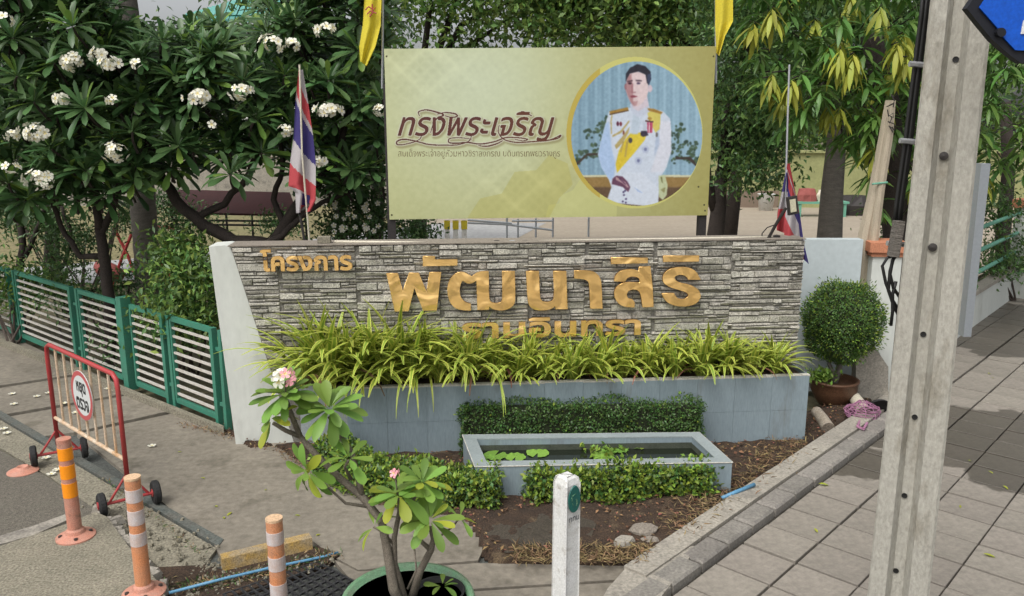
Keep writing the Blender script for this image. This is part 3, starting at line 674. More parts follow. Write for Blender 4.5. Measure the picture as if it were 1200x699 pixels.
# hanging dark twig on the planter
# ---------------- pond
pc = [G(542.6, 510, .25), G(819, 507, .25), G(858, 542, .25), G(557, 547, .25)]   # back left, back right, front right, front left (top)
pond = thing('pond', 'low rectangular blue-grey tiled lily pond in the soil bed', 'pond', (pc[0] + pc[2]) / 2 * 1)
pond.location.z = 0
cen = (pc[0] + pc[1] + pc[2] + pc[3]) / 4
def lerp(a, b, t): return a + (b - a) * t
def insetq(q, w):
    out = []
    for i in range(4):
        a, b, c = q[i - 1], q[i], q[(i + 1) % 4]; d1 = (a - b).normalized(); d2 = (c - b).normalized(); s_ = abs(d1.cross(d2).z); out.append(b + (d1 + d2) * (w / max(s_, .3)))
    return out
pi_ = insetq(pc, .085)
for i in range(4):
    j = (i + 1) % 4; q = [pc[i], pc[j], pi_[j], pi_[i]]
    MB().prism([Vector((p.x, p.y, -.03)) for p in q], (0, 0, .272)).build('pond_wall', 'tile', pond)
    q2 = [lerp(p, cen, -.004) for p in (pc[i], pc[j])] + [lerp(p, cen, .006) for p in (pi_[j], pi_[i])]
    MB().prism([Vector((p.x, p.y, .243)) for p in q2], (0, 0, .01)).build('coping', 'tile_rim', pond)
    MB().tube([Vector((p.x, p.y, .249)) for p in q2[:2]], .0045, 6).build('edge_trim', 'grout', pond)
for i in range(4):
    j = (i + 1) % 4; a_, b_ = [lerp(p, cen, .004) for p in (pi_[i], pi_[j])]
    MB().add([Vector((a_.x, a_.y, .14)), Vector((b_.x, b_.y, .14)), Vector((b_.x, b_.y, .203)), Vector((a_.x, a_.y, .198))], [(0, 1, 2, 3)]).build('waterline_stain', 'algae', pond)
MB().add([Vector((p.x, p.y, .155)) for p in pi_], [(0, 3, 2, 1)]).build('water', 'water', kind='structure')
def lily_pad(px, py, r, parent, tilt=0):
    c = G(px, py, .158); n_ = 18; mb = MB(); a0 = random.uniform(0, 6)
    vs = [c] + [c + Vector((r * math.cos(a0 + .2 + k * (2 * math.pi - .4) / n_) * random.uniform(.95, 1.03), r * math.sin(a0 + .2 + k * (2 * math.pi - .4) / n_), .003 + .004 * math.sin(3 * k))) for k in range(n_ + 1)]
    mb.add(vs, [(0, k + 1, k + 2) for k in range(n_)]).build('leaf', 'lily', parent)
WL = [('water lily with four pale green pads by the left wall of the pond', [(568, 537, .075), (604, 536, .08), (580, 534, .09), (630, 531, .09)]),
      ('water lily with raised crumpled leaves in the middle of the pond', [(673, 523, .06), (706, 534, .09), (702, 524, .06), (708, 537, .08), (714, 529, .06), (726, 527, .07)]),
      ('water lily with a few flat pads near the back right of the pond', [(745, 521, .09), (762, 520, .05), (775, 539, .04)])]
for lb, pads in WL:
    w_ = thing('water_lily', lb, 'water lily', G(*pads[0][:2], .155), 'water lilies in the pond')
    for p in pads: lily_pad(*p, w_)
    if 'raised' in lb:
        n = 60; P = [G(712 + random.gauss(0, 16), 525 + random.gauss(0, 4), .16 + random.random() * .05) for _ in range(n)]
        leaf_mass('emergent_leaves', ['leaf_potted', 'leaf_hedge_light'], P, rand_dirs(n), rand_dirs(n, 1), .055, wid=1.3, parent=w_)

# ---------------------------------------------------------------- banner
BD = 1.05
def onb(x, y, d=BD): return PL(x, y, WP(0, d, 0), NB)
ban = thing('billboard', 'yellow-green printed billboard with Thai lettering and a round portrait on dark steel posts', 'billboard', onwall(640, 300, BD)); ban.location.z = 0
bcor = [onb(450, 57.5), onb(839, 54.5), onb(829, 252.5), onb(456.5, 257.5)]
BW, BH = 840, 430
jj, ii = np.meshgrid((np.arange(BW) + .5) / BW, (np.arange(BH) + .5) / BH)
TL_, TR_, BR_, BL_ = [np.array(p, float) for p in ((450, 57.5), (839, 54.5), (829, 252.5), (456.5, 257.5))]
PX = ((TL_[0] * (1 - jj) + TR_[0] * jj) * (1 - ii) + (BL_[0] * (1 - jj) + BR_[0] * jj) * ii); PY = ((TL_[1] * (1 - jj) + TR_[1] * jj) * (1 - ii) + (BL_[1] * (1 - jj) + BR_[1] * jj) * ii)
img = np.zeros((BH, BW, 3))
t1 = np.clip((PX - 600) / 240, 0, 1)[..., None] ** 1.5; t2 = np.exp(-(((PX - 555) / 120) ** 2 + ((PY - 100) / 120) ** 2))[..., None]
img += np.array([176, 178, 128]); img = img * (1 - .9 * t2) + np.array([190, 199, 172]) * .9 * t2; img = img * (1 - .75 * t1) + np.array([146, 138, 74]) * .75 * t1
big_n = blur(rng.random((BH, BW)), 14); big_n = (big_n - big_n.mean()) / big_n.std()
img += (big_n * 1.4)[..., None]
lat = np.abs(np.sin((PX * .8 + PY) / 17.0)) ** 14 + np.abs(np.sin((PX * .8 - PY) / 17.0)) ** 14
small = np.abs(np.sin((PX + PY) / 4.4) * np.sin((PX - PY) / 4.4))
mk_ = np.clip(np.exp(-(((PX - 490) / 60) ** 2 + ((PY - 75) / 45) ** 2)) + np.exp(-(((PX - 620) / 70) ** 2 + ((PY - 225) / 45) ** 2)) * 1.3, 0, 1)
img += (lat * mk_ * 9 - small * mk_ * 7)[..., None] * np.array([1, 1, .9])
patch_ = winding([np.array([(636, 255), (640, 240), (652, 238), (655, 228), (668, 222), (676, 210), (690, 206), (700, 222), (720, 238), (720, 256)])], PX, PY); img[patch_] = img[patch_] * .4 + np.array([190, 192, 128]) * .6
pat2 = winding([np.array([(545, 256), (560, 232), (585, 226), (600, 200), (625, 198), (640, 180), (662, 190), (668, 215), (652, 232), (640, 256)])], PX, PY); img[pat2] = img[pat2] * .72 + np.array([168, 158, 62]) * .28
d_o = ((PX - 741.8) / 81.3) ** 2 + ((PY - 155.3) / 88.8) ** 2; d_i = ((PX - 744.3) / 78.2) ** 2 + ((PY - 156.4) / 84.6) ** 2
ring = (d_o < 1); rc = np.where((PX < 700)[..., None], np.array([178, 160, 74]), np.array([190, 188, 112])); img = np.where(ring[..., None], rc, img)
disc = d_i < 1; por = np.zeros_like(img) + np.array([128, 158, 176])
por += (np.sin(PX * 1.15) * 5 + np.sin(PX * .47 + 1) * 7)[..., None] + ((PX - 744) * .10)[..., None]
q4 = lambda L_: np.array([(640 + .30055 * x, 50 + .30055 * y) for x, y in L_])
def paint(L_, c, soft=1, a=1.0, raw=False):
    global por
    m_ = winding([np.array(L_) if raw else q4(L_)], PX, PY).astype(float)
    if soft: m_ = blur(m_, soft)
    m_ = (m_ * a)[..., None]; por = por * (1 - m_) + np.array(c, float) * m_
def ell(cx, cy, rx, ry, n=14): return [(cx + rx * math.cos(2 * math.pi * k / n), cy + ry * math.sin(2 * math.pi * k / n)) for k in range(n)]
paint([(60, 512), (640, 512), (640, 520), (60, 520)], (200, 196, 160)); paint([(60, 520), (640, 520), (640, 660), (60, 660)], (138, 112, 66)); paint([(60, 560), (640, 560), (640, 660), (60, 660)], (92, 72, 52), 4)
for cx, cy, rr in ((160, 350, 22), (190, 395, 28), (215, 300, 22), (210, 340, 24), (130, 435, 22), (110, 455, 14), (175, 430, 20), (225, 385, 26), (160, 410, 26), (205, 325, 20), (510, 345, 30), (500, 400, 34), (545, 400, 28), (570, 430, 20), (575, 395, 18), (500, 440, 28), (525, 325, 18), (555, 445, 20), (590, 455, 12), (485, 360, 25)):
    for _ in range(11):
        a_, r_ = random.uniform(0, 6.28), rr * math.sqrt(random.random()); g_ = random.random()
        paint(ell(cx + r_ * math.cos(a_), cy + r_ * math.sin(a_), random.uniform(4, 9), random.uniform(4, 8), 7), (40 + 38 * g_, 58 + 42 * g_, 52 + 20 * g_), 1, .9)
paint([(98, 470), (150, 425), (205, 425), (205, 432), (150, 436), (105, 478)], (60, 52, 44)); paint([(500, 440), (560, 440), (592, 475), (585, 480), (550, 450), (500, 450)], (58, 50, 44))
white = (190, 200, 214)
paint([(235, 265), (320, 248), (390, 248), (450, 262), (478, 290), (483, 340), (482, 420), (465, 480), (440, 520), (436, 560), (430, 640), (225, 620), (245, 560), (235, 530), (205, 480), (192, 430), (205, 370), (222, 310)], white)
paint([(205, 370), (222, 310), (235, 300), (245, 400), (262, 470), (255, 520), (240, 535), (205, 480), (192, 430)], (150, 178, 216), 3, .75)
paint([(440, 300), (480, 300), (483, 420), (450, 500), (400, 500), (425, 420)], (205, 206, 216), 4, .7); paint([(420, 380), (432, 300), (437, 390), (415, 440)], (150, 168, 196), 3, .6)
paint([(300, 500), (370, 505), (430, 560), (425, 640), (225, 620), (250, 560)], (200, 208, 220), 3, .7); paint([(335, 560), (372, 585), (350, 578)], (120, 150, 200), 1, .7)
paint([(262, 470), (275, 415), (300, 370), (322, 345), (385, 345), (378, 372), (335, 425), (268, 502)], (206, 186, 60)); paint([(262, 470), (275, 415), (300, 380), (330, 400), (268, 502)], (196, 172, 48), 2, .6)
paint([(385, 258), (440, 270), (437, 330), (420, 345), (395, 300)], (196, 184, 96))
paint([(320, 350), (330, 275), (345, 265), (362, 300), (350, 350)], (176, 190, 204), 2)
paint([(318, 235), (388, 215), (400, 262), (350, 285), (322, 262)], (182, 190, 206))
for ln in ([(245, 275), (241, 300), (243, 350), (247, 350), (246, 300), (250, 275)], [(250, 362), (285, 345), (318, 300), (314, 297), (280, 338), (247, 356)], [(258, 395), (292, 355), (318, 320), (312, 345), (290, 385), (265, 410)], [(296, 440), (304, 380), (322, 350), (312, 380), (303, 440)], [(278, 420), (290, 378), (296, 380), (284, 425)]): paint(ln, (164, 144, 80), 1, .85)
paint([(237, 262), (310, 246), (313, 260), (240, 276)], (150, 116, 52)); paint([(388, 250), (412, 252), (450, 266), (442, 273), (392, 260)], (150, 116, 52)); paint([(236, 272), (312, 257), (313, 261), (238, 277)], (60, 46, 40), 0, .7)
paint([(370, 300), (384, 300), (384, 345), (370, 345)], (176, 186, 200)); paint([(386, 305), (408, 303), (407, 345), (388, 345)], (170, 66, 98)); paint([(393, 305), (397, 305), (397, 345), (393, 345)], (206, 186, 190), 0)
paint([(362, 338), (385, 338), (392, 355), (370, 362), (360, 355)], (52, 46, 62)); paint([(378, 296), (412, 300), (412, 306), (380, 303)], (90, 60, 60), 0); paint(ell(397, 290, 9, 6), (160, 130, 60))
paint(ell(270, 310, 5, 9), (80, 30, 50)); paint(ell(282, 311, 5, 9), (110, 40, 50)); paint(ell(320, 375, 8, 11), (70, 66, 70)); paint(ell(293, 345, 4, 9), (120, 70, 50)); paint(ell(425, 353, 5, 10), (100, 96, 96))
for cx, cy in ((380, 410), (352, 455)): paint(ell(cx, cy, 15, 15), (166, 176, 200), 1, .8); paint(ell(cx, cy, 6, 7), (110, 116, 150))
paint([(250, 525), (265, 514), (290, 518), (310, 540), (320, 560), (312, 580), (300, 570), (290, 560), (262, 552), (246, 548)], (96, 62, 84)); paint([(262, 518), (300, 540), (316, 562), (308, 562), (290, 545), (262, 530)], (190, 160, 160), 1, .8); paint([(276, 520), (304, 548), (301, 552), (274, 528)], (80, 50, 80), 0, .7)
for cx, cy in ((293, 580), (299, 575), (295, 592), (290, 618), (303, 608), (302, 622)): paint(ell(cx, cy, 4, 4), (60, 50, 90))
paint([(432, 515), (458, 512), (468, 550), (466, 590), (450, 612), (434, 600)], (178, 186, 150)); paint([(440, 520), (446, 518), (450, 545), (444, 540)], (110, 110, 70)); paint([(440, 570), (460, 560), (455, 585)], (120, 116, 70), 1, .7)
paint([(322, 205), (385, 190), (392, 240), (352, 262), (330, 250)], (196, 186, 196))
paint([(303, 165), (308, 120), (340, 108), (378, 118), (390, 150), (392, 185), (384, 208), (370, 228), (350, 243), (334, 242), (320, 226), (308, 200), (301, 180)], (206, 188, 190))
paint([(302, 165), (308, 125), (324, 118), (328, 160), (330, 195), (332, 240), (320, 226), (308, 200), (301, 180)], (150, 104, 108), 3, .75)
paint(ell(398, 175, 9, 14), (196, 180, 190)); paint(ell(301, 168, 5, 12), (140, 100, 106))
paint([(301, 150), (302, 118), (318, 96), (348, 82), (380, 90), (400, 112), (402, 140), (392, 162), (385, 152), (380, 122), (352, 110), (318, 118), (308, 135)], (34, 34, 46))
paint([(388, 120), (402, 118), (402, 140), (393, 160), (387, 150)], (60, 76, 110), 1, .6)
paint([(306, 146), (328, 142), (329, 147), (308, 151)], (70, 50, 60)); paint([(340, 141), (366, 143), (366, 148), (341, 147)], (80, 64, 76)); paint(ell(318, 155, 8, 4), (60, 36, 46)); paint(ell(352, 155, 8, 4), (74, 60, 84))
paint([(325, 155), (331, 155), (330, 190), (322, 190)], (150, 104, 110), 1, .8); paint([(320, 187), (342, 187), (340, 193), (324, 193)], (140, 96, 104), 1, .7); paint([(318, 203), (332, 200), (350, 205), (334, 210), (322, 209)], (128, 62, 76)); paint([(322, 225), (350, 222), (345, 240), (333, 242)], (150, 104, 108), 2, .6)
for c_ in range(3): por[..., c_] = blur(por[..., c_], 1)
lf = blur(rng.random((BH, BW)), 6); lf = (lf - lf.mean()) / lf.std(); mf = blur(rng.random((BH, BW)), 2); mf = (mf - mf.mean()) / mf.std()
por += (lf * 2.5 + mf * .9)[..., None]
img = np.where(disc[..., None], por, img)
# Thai calligraphy: brown italic letters with a white edge, flourishes, small line below
def line_mask(pts, w):
    m_ = np.zeros(PX.shape, bool); P = []
    for i in range(len(pts) - 1):
        p0 = np.array(pts[max(i - 1, 0)], float); p1 = np.array(pts[i], float); p2 = np.array(pts[i + 1], float); p3 = np.array(pts[min(i + 2, len(pts) - 1)], float)
        for t in np.linspace(0, 1, 14): P.append(.5 * ((2 * p1) + (-p0 + p2) * t + (2 * p0 - 5 * p1 + 4 * p2 - p3) * t * t + (-p0 + 3 * p1 - 3 * p2 + p3) * t ** 3))
    for k, p in enumerate(P):
        ww = w * (.55 + .45 * math.sin(math.pi * k / len(P)))
        m_ |= (PX - p[0]) ** 2 + (PY - p[1]) ** 2 < ww * ww
    return m_
T1 = winding(fit_text('ทรงพระเจริญ', 466, 646, 130, 163.5, .32), PX, PY); T1 = dilate(T1, 1.3)
q8 = lambda L_: [(450 + x * .18333, 100 + y * .18333) for x, y in L_]
fl = [q8([(220, 185), (215, 160), (260, 148), (320, 160), (370, 180), (330, 200), (305, 240), (290, 290)]), q8([(330, 175), (380, 165), (440, 172), (455, 188), (420, 195), (380, 185)]), q8([(235, 300), (220, 335), (160, 360), (90, 370), (80, 350), (120, 335), (190, 345), (280, 368), (370, 372), (460, 370), (530, 345), (545, 310)]), q8([(545, 335), (480, 325), (410, 330), (405, 355), (450, 360), (520, 355), (600, 365), (690, 350), (760, 325), (840, 325), (900, 335), (870, 345), (820, 335)]), q8([(720, 245), (715, 290), (750, 335), (830, 355), (930, 350), (1040, 340), (1110, 310), (1090, 330), (1030, 340), (960, 330)]), q8([(590, 375), (640, 380), (700, 365), (740, 345)]), q8([(845, 175), (870, 160), (925, 185)])]
FM = np.zeros(PX.shape, bool)
for f_ in fl: FM |= line_mask(f_, .9)
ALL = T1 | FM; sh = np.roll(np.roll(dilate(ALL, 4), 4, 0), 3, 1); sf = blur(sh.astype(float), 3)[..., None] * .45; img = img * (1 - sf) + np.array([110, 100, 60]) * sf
wf = blur(dilate(ALL, 2.6).astype(float), 1)[..., None] * .75; img = img * (1 - wf) + np.array([200, 198, 186]) * wf
tf = blur(ALL.astype(float), 0)[..., None]; gr = np.clip((PX - 560) / 120, 0, 1)[..., None] * np.clip((660 - PX) / 60, 0, 1)[..., None]; img = img * (1 - tf) + (np.array([84, 44, 38]) * (1 - gr * .5) + np.array([128, 92, 40]) * gr * .5) * tf
T2 = winding(fit_text('สมเด็จพระเจ้าอยู่หัวมหาวชิราลงกรณ บดินทรเทพยวรางกูร', 466, 653, 172.5, 184.5), PX, PY); T2 = dilate(T2, .6); tf = T2.astype(float)[..., None] * .8; img = img * (1 - tf) + np.array([92, 76, 44]) * tf
for sx, sy in ((818, 218), (825, 240), (453, 66), (836, 66), (459, 252), (826, 247)): img[((PX - sx) ** 2 + (PY - sy) ** 2) < 1.3] = (70, 66, 40)
img = img + rng.normal(size=img.shape[:2])[..., None] * 1.2
BANNER = (np.clip(img, 0, 255), [tuple(p) for p in bcor])
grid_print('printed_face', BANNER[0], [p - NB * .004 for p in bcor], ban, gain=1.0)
MB().prism([bcor[3], bcor[2], bcor[1], bcor[0]], NB * .03).build('backing_panel', 'steel_grey', ban)
for x in (459, 822):
    a = onb(x, 262, BD + .05); MB().box((a.x, a.y, a.z / 2 + .6), (.07, .07, a.z + 1.2), AW).build('post', 'steel_dark', ban)
for y0, y1 in ((62, 66),): pass

# ================================================================ FENCE ON THE LEFT
def fb(x): return G(x, 390 + 115 * x / 270)      # foot of the fence under photo column x
fn = thing('metal_fence', 'low green metal fence with white horizontal slats beside the driveway', 'fence', fb(150))
FH = .90
fd = (fb(270) - fb(0)).normalized(); fa = math.atan2(fd.y, fd.x)
def post(x, w=.05, h=FH, dy=0): p = fb(x); MB().box((p.x, p.y, h / 2), (w, .05 + dy, h), fa).build('post', 'fence_green', fn)
for x in (-52, 20, 27, 93, 101, 200, 207.5, 258, 268): post(x, .045)
post(154.5, .10, .95, .05); post(-60, .045)
panels = [(-50, 18), (29, 91), (103, 147), (163, 198), (210, 256)]
for x0, x1 in panels:
    a, b_ = fb(x0), fb(x1); c = (a + b_) / 2; ln = (b_ - a).length
    MB().box((c.x, c.y, FH - .025), (ln, .036, .045), fa).build('top_rail', 'fence_green', fn)
    MB().box((c.x, c.y, .09), (ln, .036, .045), fa).build('bottom_rail', 'fence_green', fn)
    for x in (x0, x1):
        p = fb(x); MB().box((p.x, p.y, FH / 2 + .02), (.028, .034, FH - .14), fa).build('stile', 'fence_green', fn)
    sl0 = None
    for k in range(9):
        zc = .155 + k * .079
        if sl0 is None:
            sl0 = MB().box((0, 0, 0), (ln - .03, .02, .019), 0).build('slat', 'fence_white', fn); o = sl0
        else: o = copy_piece(sl0, Matrix(), fn)
        o.matrix_basis = Matrix.Translation((c.x, c.y, zc)) @ Matrix.Rotation(fa, 4, 'Z')
for x in (23.5, 97, 204, 263):
    for zz in (.22, .72): p = fb(x); MB().box((p.x, p.y, zz), (.06, .02, .03), fa).build('hinge', 'fence_green', fn)
prism_px('bed_kerb', [(-60, 372), (262, 499), (262, 503), (-60, 377)], 0, .06, 'concrete_rough', kind='structure')

# ================================================================ BARRIER
bw = [G(41, 547), G(100, 536), G(121, 606), G(184, 590)]
bar = thing('wheeled_barrier', 'red and white wheeled metal barrier with a round Thai stop sign on the driveway', 'barrier', (bw[0] + bw[3]) / 2)
ax1, ax2 = (bw[0] + bw[1]) / 2, (bw[2] + bw[3]) / 2
WR = .085
pL = Vector((ax1.x, ax1.y, 0)); pR = Vector((ax2.x, ax2.y, 0)); bd = (pR - pL).normalized()
top = .97; low = .40
def bp_(t, z): p = pL + (pR - pL) * t; return Vector((p.x, p.y, z))
fr = [bp_(-.005, .14)] + [bp_(-.005, top - .1), bp_(.005, top - .03), bp_(.05, top)] + [bp_(.95, top), bp_(.99, top - .03), bp_(1.0, top - .1), bp_(1.0, .14)]
MB().tube(fr, .017, 8).build('frame', 'red_paint', bar, smooth=True)
MB().tube([bp_(0, low - .03), bp_(1, low - .03)], .014, 8).build('lower_rail', 'rusty_white', bar)
for k in range(7):
    t = .14 + k * .125; MB().tube([bp_(t, low - .03), bp_(t, top - .01)], .0095, 6).build('bar', 'rusty_white', bar)
for a_, b_, c_ in ((bw[0], bw[1], pL), (bw[2], bw[3], pR)):
    axd = (b_ - a_).normalized()
    A_ = Vector((a_.x, a_.y, WR)); B_ = Vector((b_.x, b_.y, WR))
    MB().tube([A_, B_], .011, 8).build('axle', 'red_paint', bar)
    for q in (A_, B_): MB().tube([lerp(q, (A_ + B_) / 2, .25), Vector((c_.x, c_.y, .27))], .009, 6).build('brace', 'red_paint', bar)
    for q in (A_, B_):
        rot = axd.to_track_quat('Z', 'Y').to_matrix()
        w_ = MB().lathe([(.03, -.022), (WR - .012, -.024), (WR, -.014), (WR, .014), (WR - .012, .024), (.03, .022)], q, 24, mat=rot).build('wheel', 'rubber', bar, smooth=False)
        MB().lathe([(.0, -.028), (.028, -.028), (.028, .028), (.0, .028)], q, 12, mat=rot).build('hub', 'red_paint', w_)
# sign disc
sc_ = PL(100, 463, pL, Vector((bd.y, -bd.x, 0))); nrm = Vector((bd.y, -bd.x, 0)); nrm = nrm if nrm.dot(Vector((0, 0, 0)) - sc_) > 0 else -nrm
sc_ += nrm * .022; rad = .185
rot = Matrix((bd, Vector((0, 0, 1)).cross(bd) * 0 + nrm.cross(bd) * 0 + Vector((0, 0, 1)), nrm)).transposed()
plate = MB().lathe([(0, -.002), (rad, -.002), (rad, .002), (0, .002)], sc_, 40, mat=rot).build('sign_plate', 'white_paint', bar, label='round white stop sign with red rim and black Thai words')
SG = 150; yy, xx = np.mgrid[0:SG, 0:SG]; X = (xx + .5) / SG * 2 - 1; Y = (yy + .5) / SG * 2 - 1; r_ = np.hypot(X, Y)
si = np.zeros((SG, SG, 3)) + np.array([196, 200, 198]); si[r_ > .80] = (176, 84, 84)
tm = winding(fit_text('หยุด', -.42, .42, -.52, .02), X, Y) | winding(fit_text('ตรวจ', -.56, .56, .14, .58), X, Y); tm = dilate(tm, 2.2); si[tm] = (30, 30, 32)
if (bd.x) < 0: si = si[:, ::-1]
o_ = sc_ + nrm * .0035; grid_print('sign_face', si, [o_ - bd * rad + Vector((0, 0, rad)), o_ + bd * rad + Vector((0, 0, rad)), o_ + bd * rad - Vector((0, 0, rad)), o_ - bd * rad - Vector((0, 0, rad))], bar, mask=r_ < .985)

# ================================================================ DELINEATOR POSTS
def delineator(base, h, lean, r, body, band, bands, label, capm):
    d = thing('delineator_post', label, 'post', base, 'flexible plastic delineator posts')
    b0 = Vector(base); up = (Vector((0, 0, 1)) + Vector(lean)).normalized(); rot = up.to_track_quat('Z', 'Y').to_matrix()
    MB().lathe([(.0, 0), (.115, 0), (.115, .008), (.06, .03), (r + .012, .05), (r, .06)], b0, 28).build('base', 'pink_plastic', d, smooth=False)
    for k in range(4): a = k * math.pi / 2 + .5; MB().lathe([(0, .0), (.012, 0), (.012, .022), (0, .026)], b0 + Vector((.085 * math.cos(a), .085 * math.sin(a), .005)), 8).build('bolt', 'hub', d)
    MB().lathe([(r, .04), (r, h - .006), (r - .004, h), (r * .55, h), (r * .5, h - .02), (0, h - .02)], b0, 24, mat=rot).build('tube', body, d, smooth=False)
    for z0, z1 in bands: MB().lathe([(r, z0 * h), (r + .0018, z0 * h + .001), (r + .0018, z1 * h - .001), (r, z1 * h)], b0, 24, mat=rot).build('reflective_band', band, d)
    MB().lathe([(r * .6, h + .0005), (r + .0012, h + .0005), (r + .0012, h - .012)], b0, 24, mat=rot).build('cap_ring', capm, d)
iz = .07
g1 = G(89, 629, iz); g2 = G(169, 695, iz)
delineator(g1, .655, (-.005, 0, 0), .041, 'pink_plastic', 'amber_band', [(.795, .915), (.61, .745), (.42, .565)], 'faded pink delineator post with three amber bands beside the wheeled barrier', 'pink_plastic')
delineator(g2, .69, (0, 0, 0), .041, 'orange_plastic', 'white_band', [(.80, .905), (.61, .73), (.43, .54)], 'orange delineator post with peeling white bands on the corner of the concrete island', 'cap_pale')
g3 = G(321, 607, .68); g3.z = 0
delineator(g3, .68, (.0, 0, 0), .041, 'orange_plastic', 'white_band', [(.80, .90), (.59, .70), (.36, .48)], 'orange delineator post with two clean white bands in front of the drain grate', 'cap_pale')
setprop(MB().lathe([(0, 0), (.11, 0), (.11, .008), (.055, .03), (.04, .045), (.03, .04), (0, .02)], G(27, 553, .0), 26).build('broken_delineator', 'pink_plastic'), 'pink plastic delineator base left without its post on the asphalt', 'post base')

# ================================================================ GRATE, YELLOW KERB, BLUE PIPE
gq = [G(262, 699, 0), G(372, 661, 0), G(426, 690, 0), G(330, 760, 0)]
gr_ = thing('drain_grate', 'black steel drain grate set in the ground beside the plumeria pot', 'drain grate', (gq[0] + gq[2]) / 2)
MB().prism([p - Vector((0, 0, .10)) for p in gq], (0, 0, .02)).build('pit', 'joint_dirt', gr_)
nu, nv = 12, 8
for i in range(nu + 1):
    t = i / nu; MB().tube([lerp(gq[0], gq[1], t) + Vector((0, 0, .012)), lerp(gq[3], gq[2], t) + Vector((0, 0, .012))], .0085, 4).build('grate_bar', 'grate', gr_)
for i in range(nv + 1):
    t = i / nv; MB().tube([lerp(gq[0], gq[3], t) + Vector((0, 0, .010)), lerp(gq[1], gq[2], t) + Vector((0, 0, .010))], .0085, 4).build('cross_bar', 'grate', gr_)
yk = [G(250, 657, .08), G(363, 627, .08), G(367, 632, .08), G(256, 663, .08)]
y0 = [Vector((p.x, p.y, 0)) for p in (G(250, 672), G(366, 646))]
kk = MB(); kd = (G(366, 646) - G(262, 672)); kd.z = 0; kn = Vector((-kd.y, kd.x, 0)).normalized()
a = G(262, 672); b_ = G(367, 646)
setprop(kk.prism([a, a + kn * .10, a + kn * .085 + Vector((0, 0, .085)), a + kn * .012 + Vector((0, 0, .085))], b_ - a).build('kerb_stone', 'yellow_kerb'), 'loose kerb stone with worn yellow paint lying beside the drain grate', 'kerb stone')
setprop(MB().tube([G(198, 695, .05), G(260, 679, .05), G(320, 665, .045), G(378, 653, .02), G(396, 648, .01)], .009, 8).build('water_pipe', 'blue_pipe', smooth=True), 'blue water pipe lying in front of the yellow kerb stone', 'pipe')
setprop(MB().tube([G(846, 584, .05), G(862, 577, .07), G(884, 568, .08)], .014, 8).build('pipe_stub', 'blue_pipe', smooth=True), 'short blue pipe stub poking out of the soil by the right kerb', 'pipe')
def rock(name, c, s, m, label, cat, rz=0, flat=.4):
    bm_v = []; mb = MB(); seg = 9
    prof = [(.0, 0), (1, .0), (1.02, .5), (.8, .95), (0, 1)]
    vs = []; 
    for r_, z_ in prof: vs += [Vector(c) + Matrix.Rotation(rz, 3, 'Z') @ Vector((r_ * s[0] * math.cos(k * 2 * math.pi / seg) * random.uniform(.85, 1.1), r_ * s[1] * math.sin(k * 2 * math.pi / seg) * random.uniform(.85, 1.1), z_ * s[2])) for k in range(seg)]
    f = [(i * seg + k, i * seg + (k + 1) % seg, (i + 1) * seg + (k + 1) % seg, (i + 1) * seg + k) for i in range(4) for k in range(seg)]
    mb.add(vs, f); return setprop(mb.build(name, m), label, cat)
rock('paving_fragment', G(754, 622, .04), (.095, .07, .03), 'stone_flat', 'flat round grey stone lying on the dead grass by the hedge', 'stone', .2)
rock('concrete_fragment', G(731, 637, .04), (.075, .055, .035), 'concrete_light', 'pale broken concrete lump in front of the flat round stone', 'stone', .5)
rock('concrete_fragment', G(762, 634, .03), (.06, .04, .02), 'stone_flat', 'dark small stone half buried behind the pale concrete lump', 'stone', .1)

# ================================================================ MARKER BOLLARD
mp = D(664.5, 556, 3.45); mt = mp.z
bol = thing('marker_post', 'white square concrete marker post with a green oval emblem in front of the pond', 'marker post', (mp.x, mp.y, 0))
rzb = R(38); hw = .048
mb = MB(); rot = Matrix.Rotation(rzb, 3, 'Z')
def sq(w, z, c=.008): 
    pts = []
    for x, y in ((1, 1), (-1, 1), (-1, -1), (1, -1)):
        for s_ in ((0, 1) if x * y > 0 else (1, 0)):
            q = Vector((x * w - (x * c if s_ == 0 else 0), y * w - (y * c if s_ == 1 else 0), z)); pts.append(Vector((mp.x, mp.y, 0)) + rot @ q)
    return pts
lv = [sq(hw * 1.06, 0), sq(hw, mt - .07), sq(hw, mt - .04), sq(hw * .86, mt - .012), sq(hw * .55, mt, .004)]
for i in range(4):
    mb.add(lv[i] + lv[i + 1], [(k, (k + 1) % 8, 8 + (k + 1) % 8, 8 + k) for k in range(8)])
mb.add(lv[4], [tuple(range(8))]); mb.build('body', 'white_paint', bol)
fn_ = rot @ Vector((0, -1, 0)); fx = rot @ Vector((1, 0, 0))            # faces turned to the right front
if fn_.x < 0: fn_, fx = rot @ Vector((1, 0, 0)), rot @ Vector((0, 1, 0))
zc = D(673, 584, 3.42).z; cc = Vector((mp.x, mp.y, zc)) + fn_ * (hw + .004)
rotE = Matrix((fx, Vector((0, 0, 1)), fn_)).transposed()
MB().lathe([(.0, -.002), (1, -.002), (.96, .003), (0, .003)], cc, 32, mat=rotE @ Matrix.Diagonal((.036, .066, 1))).build('emblem', 'emblem_green', bol, label='dark green oval municipal emblem with fine pale figures')
for q in range(9):
    a = random.uniform(0, 6.28); r1 = random.uniform(.2, .75)
    MB().tube([cc + fn_ * .004 + fx * .034 * r1 * math.cos(a) + Vector((0, 0, .062 * r1 * math.sin(a))), cc + fn_ * .004 + fx * .034 * (r1 * math.cos(a + .5)) + Vector((0, 0, .062 * r1 * math.sin(a + .5)))], .0012, 4).build('emblem_line', 'pot_green', bol)
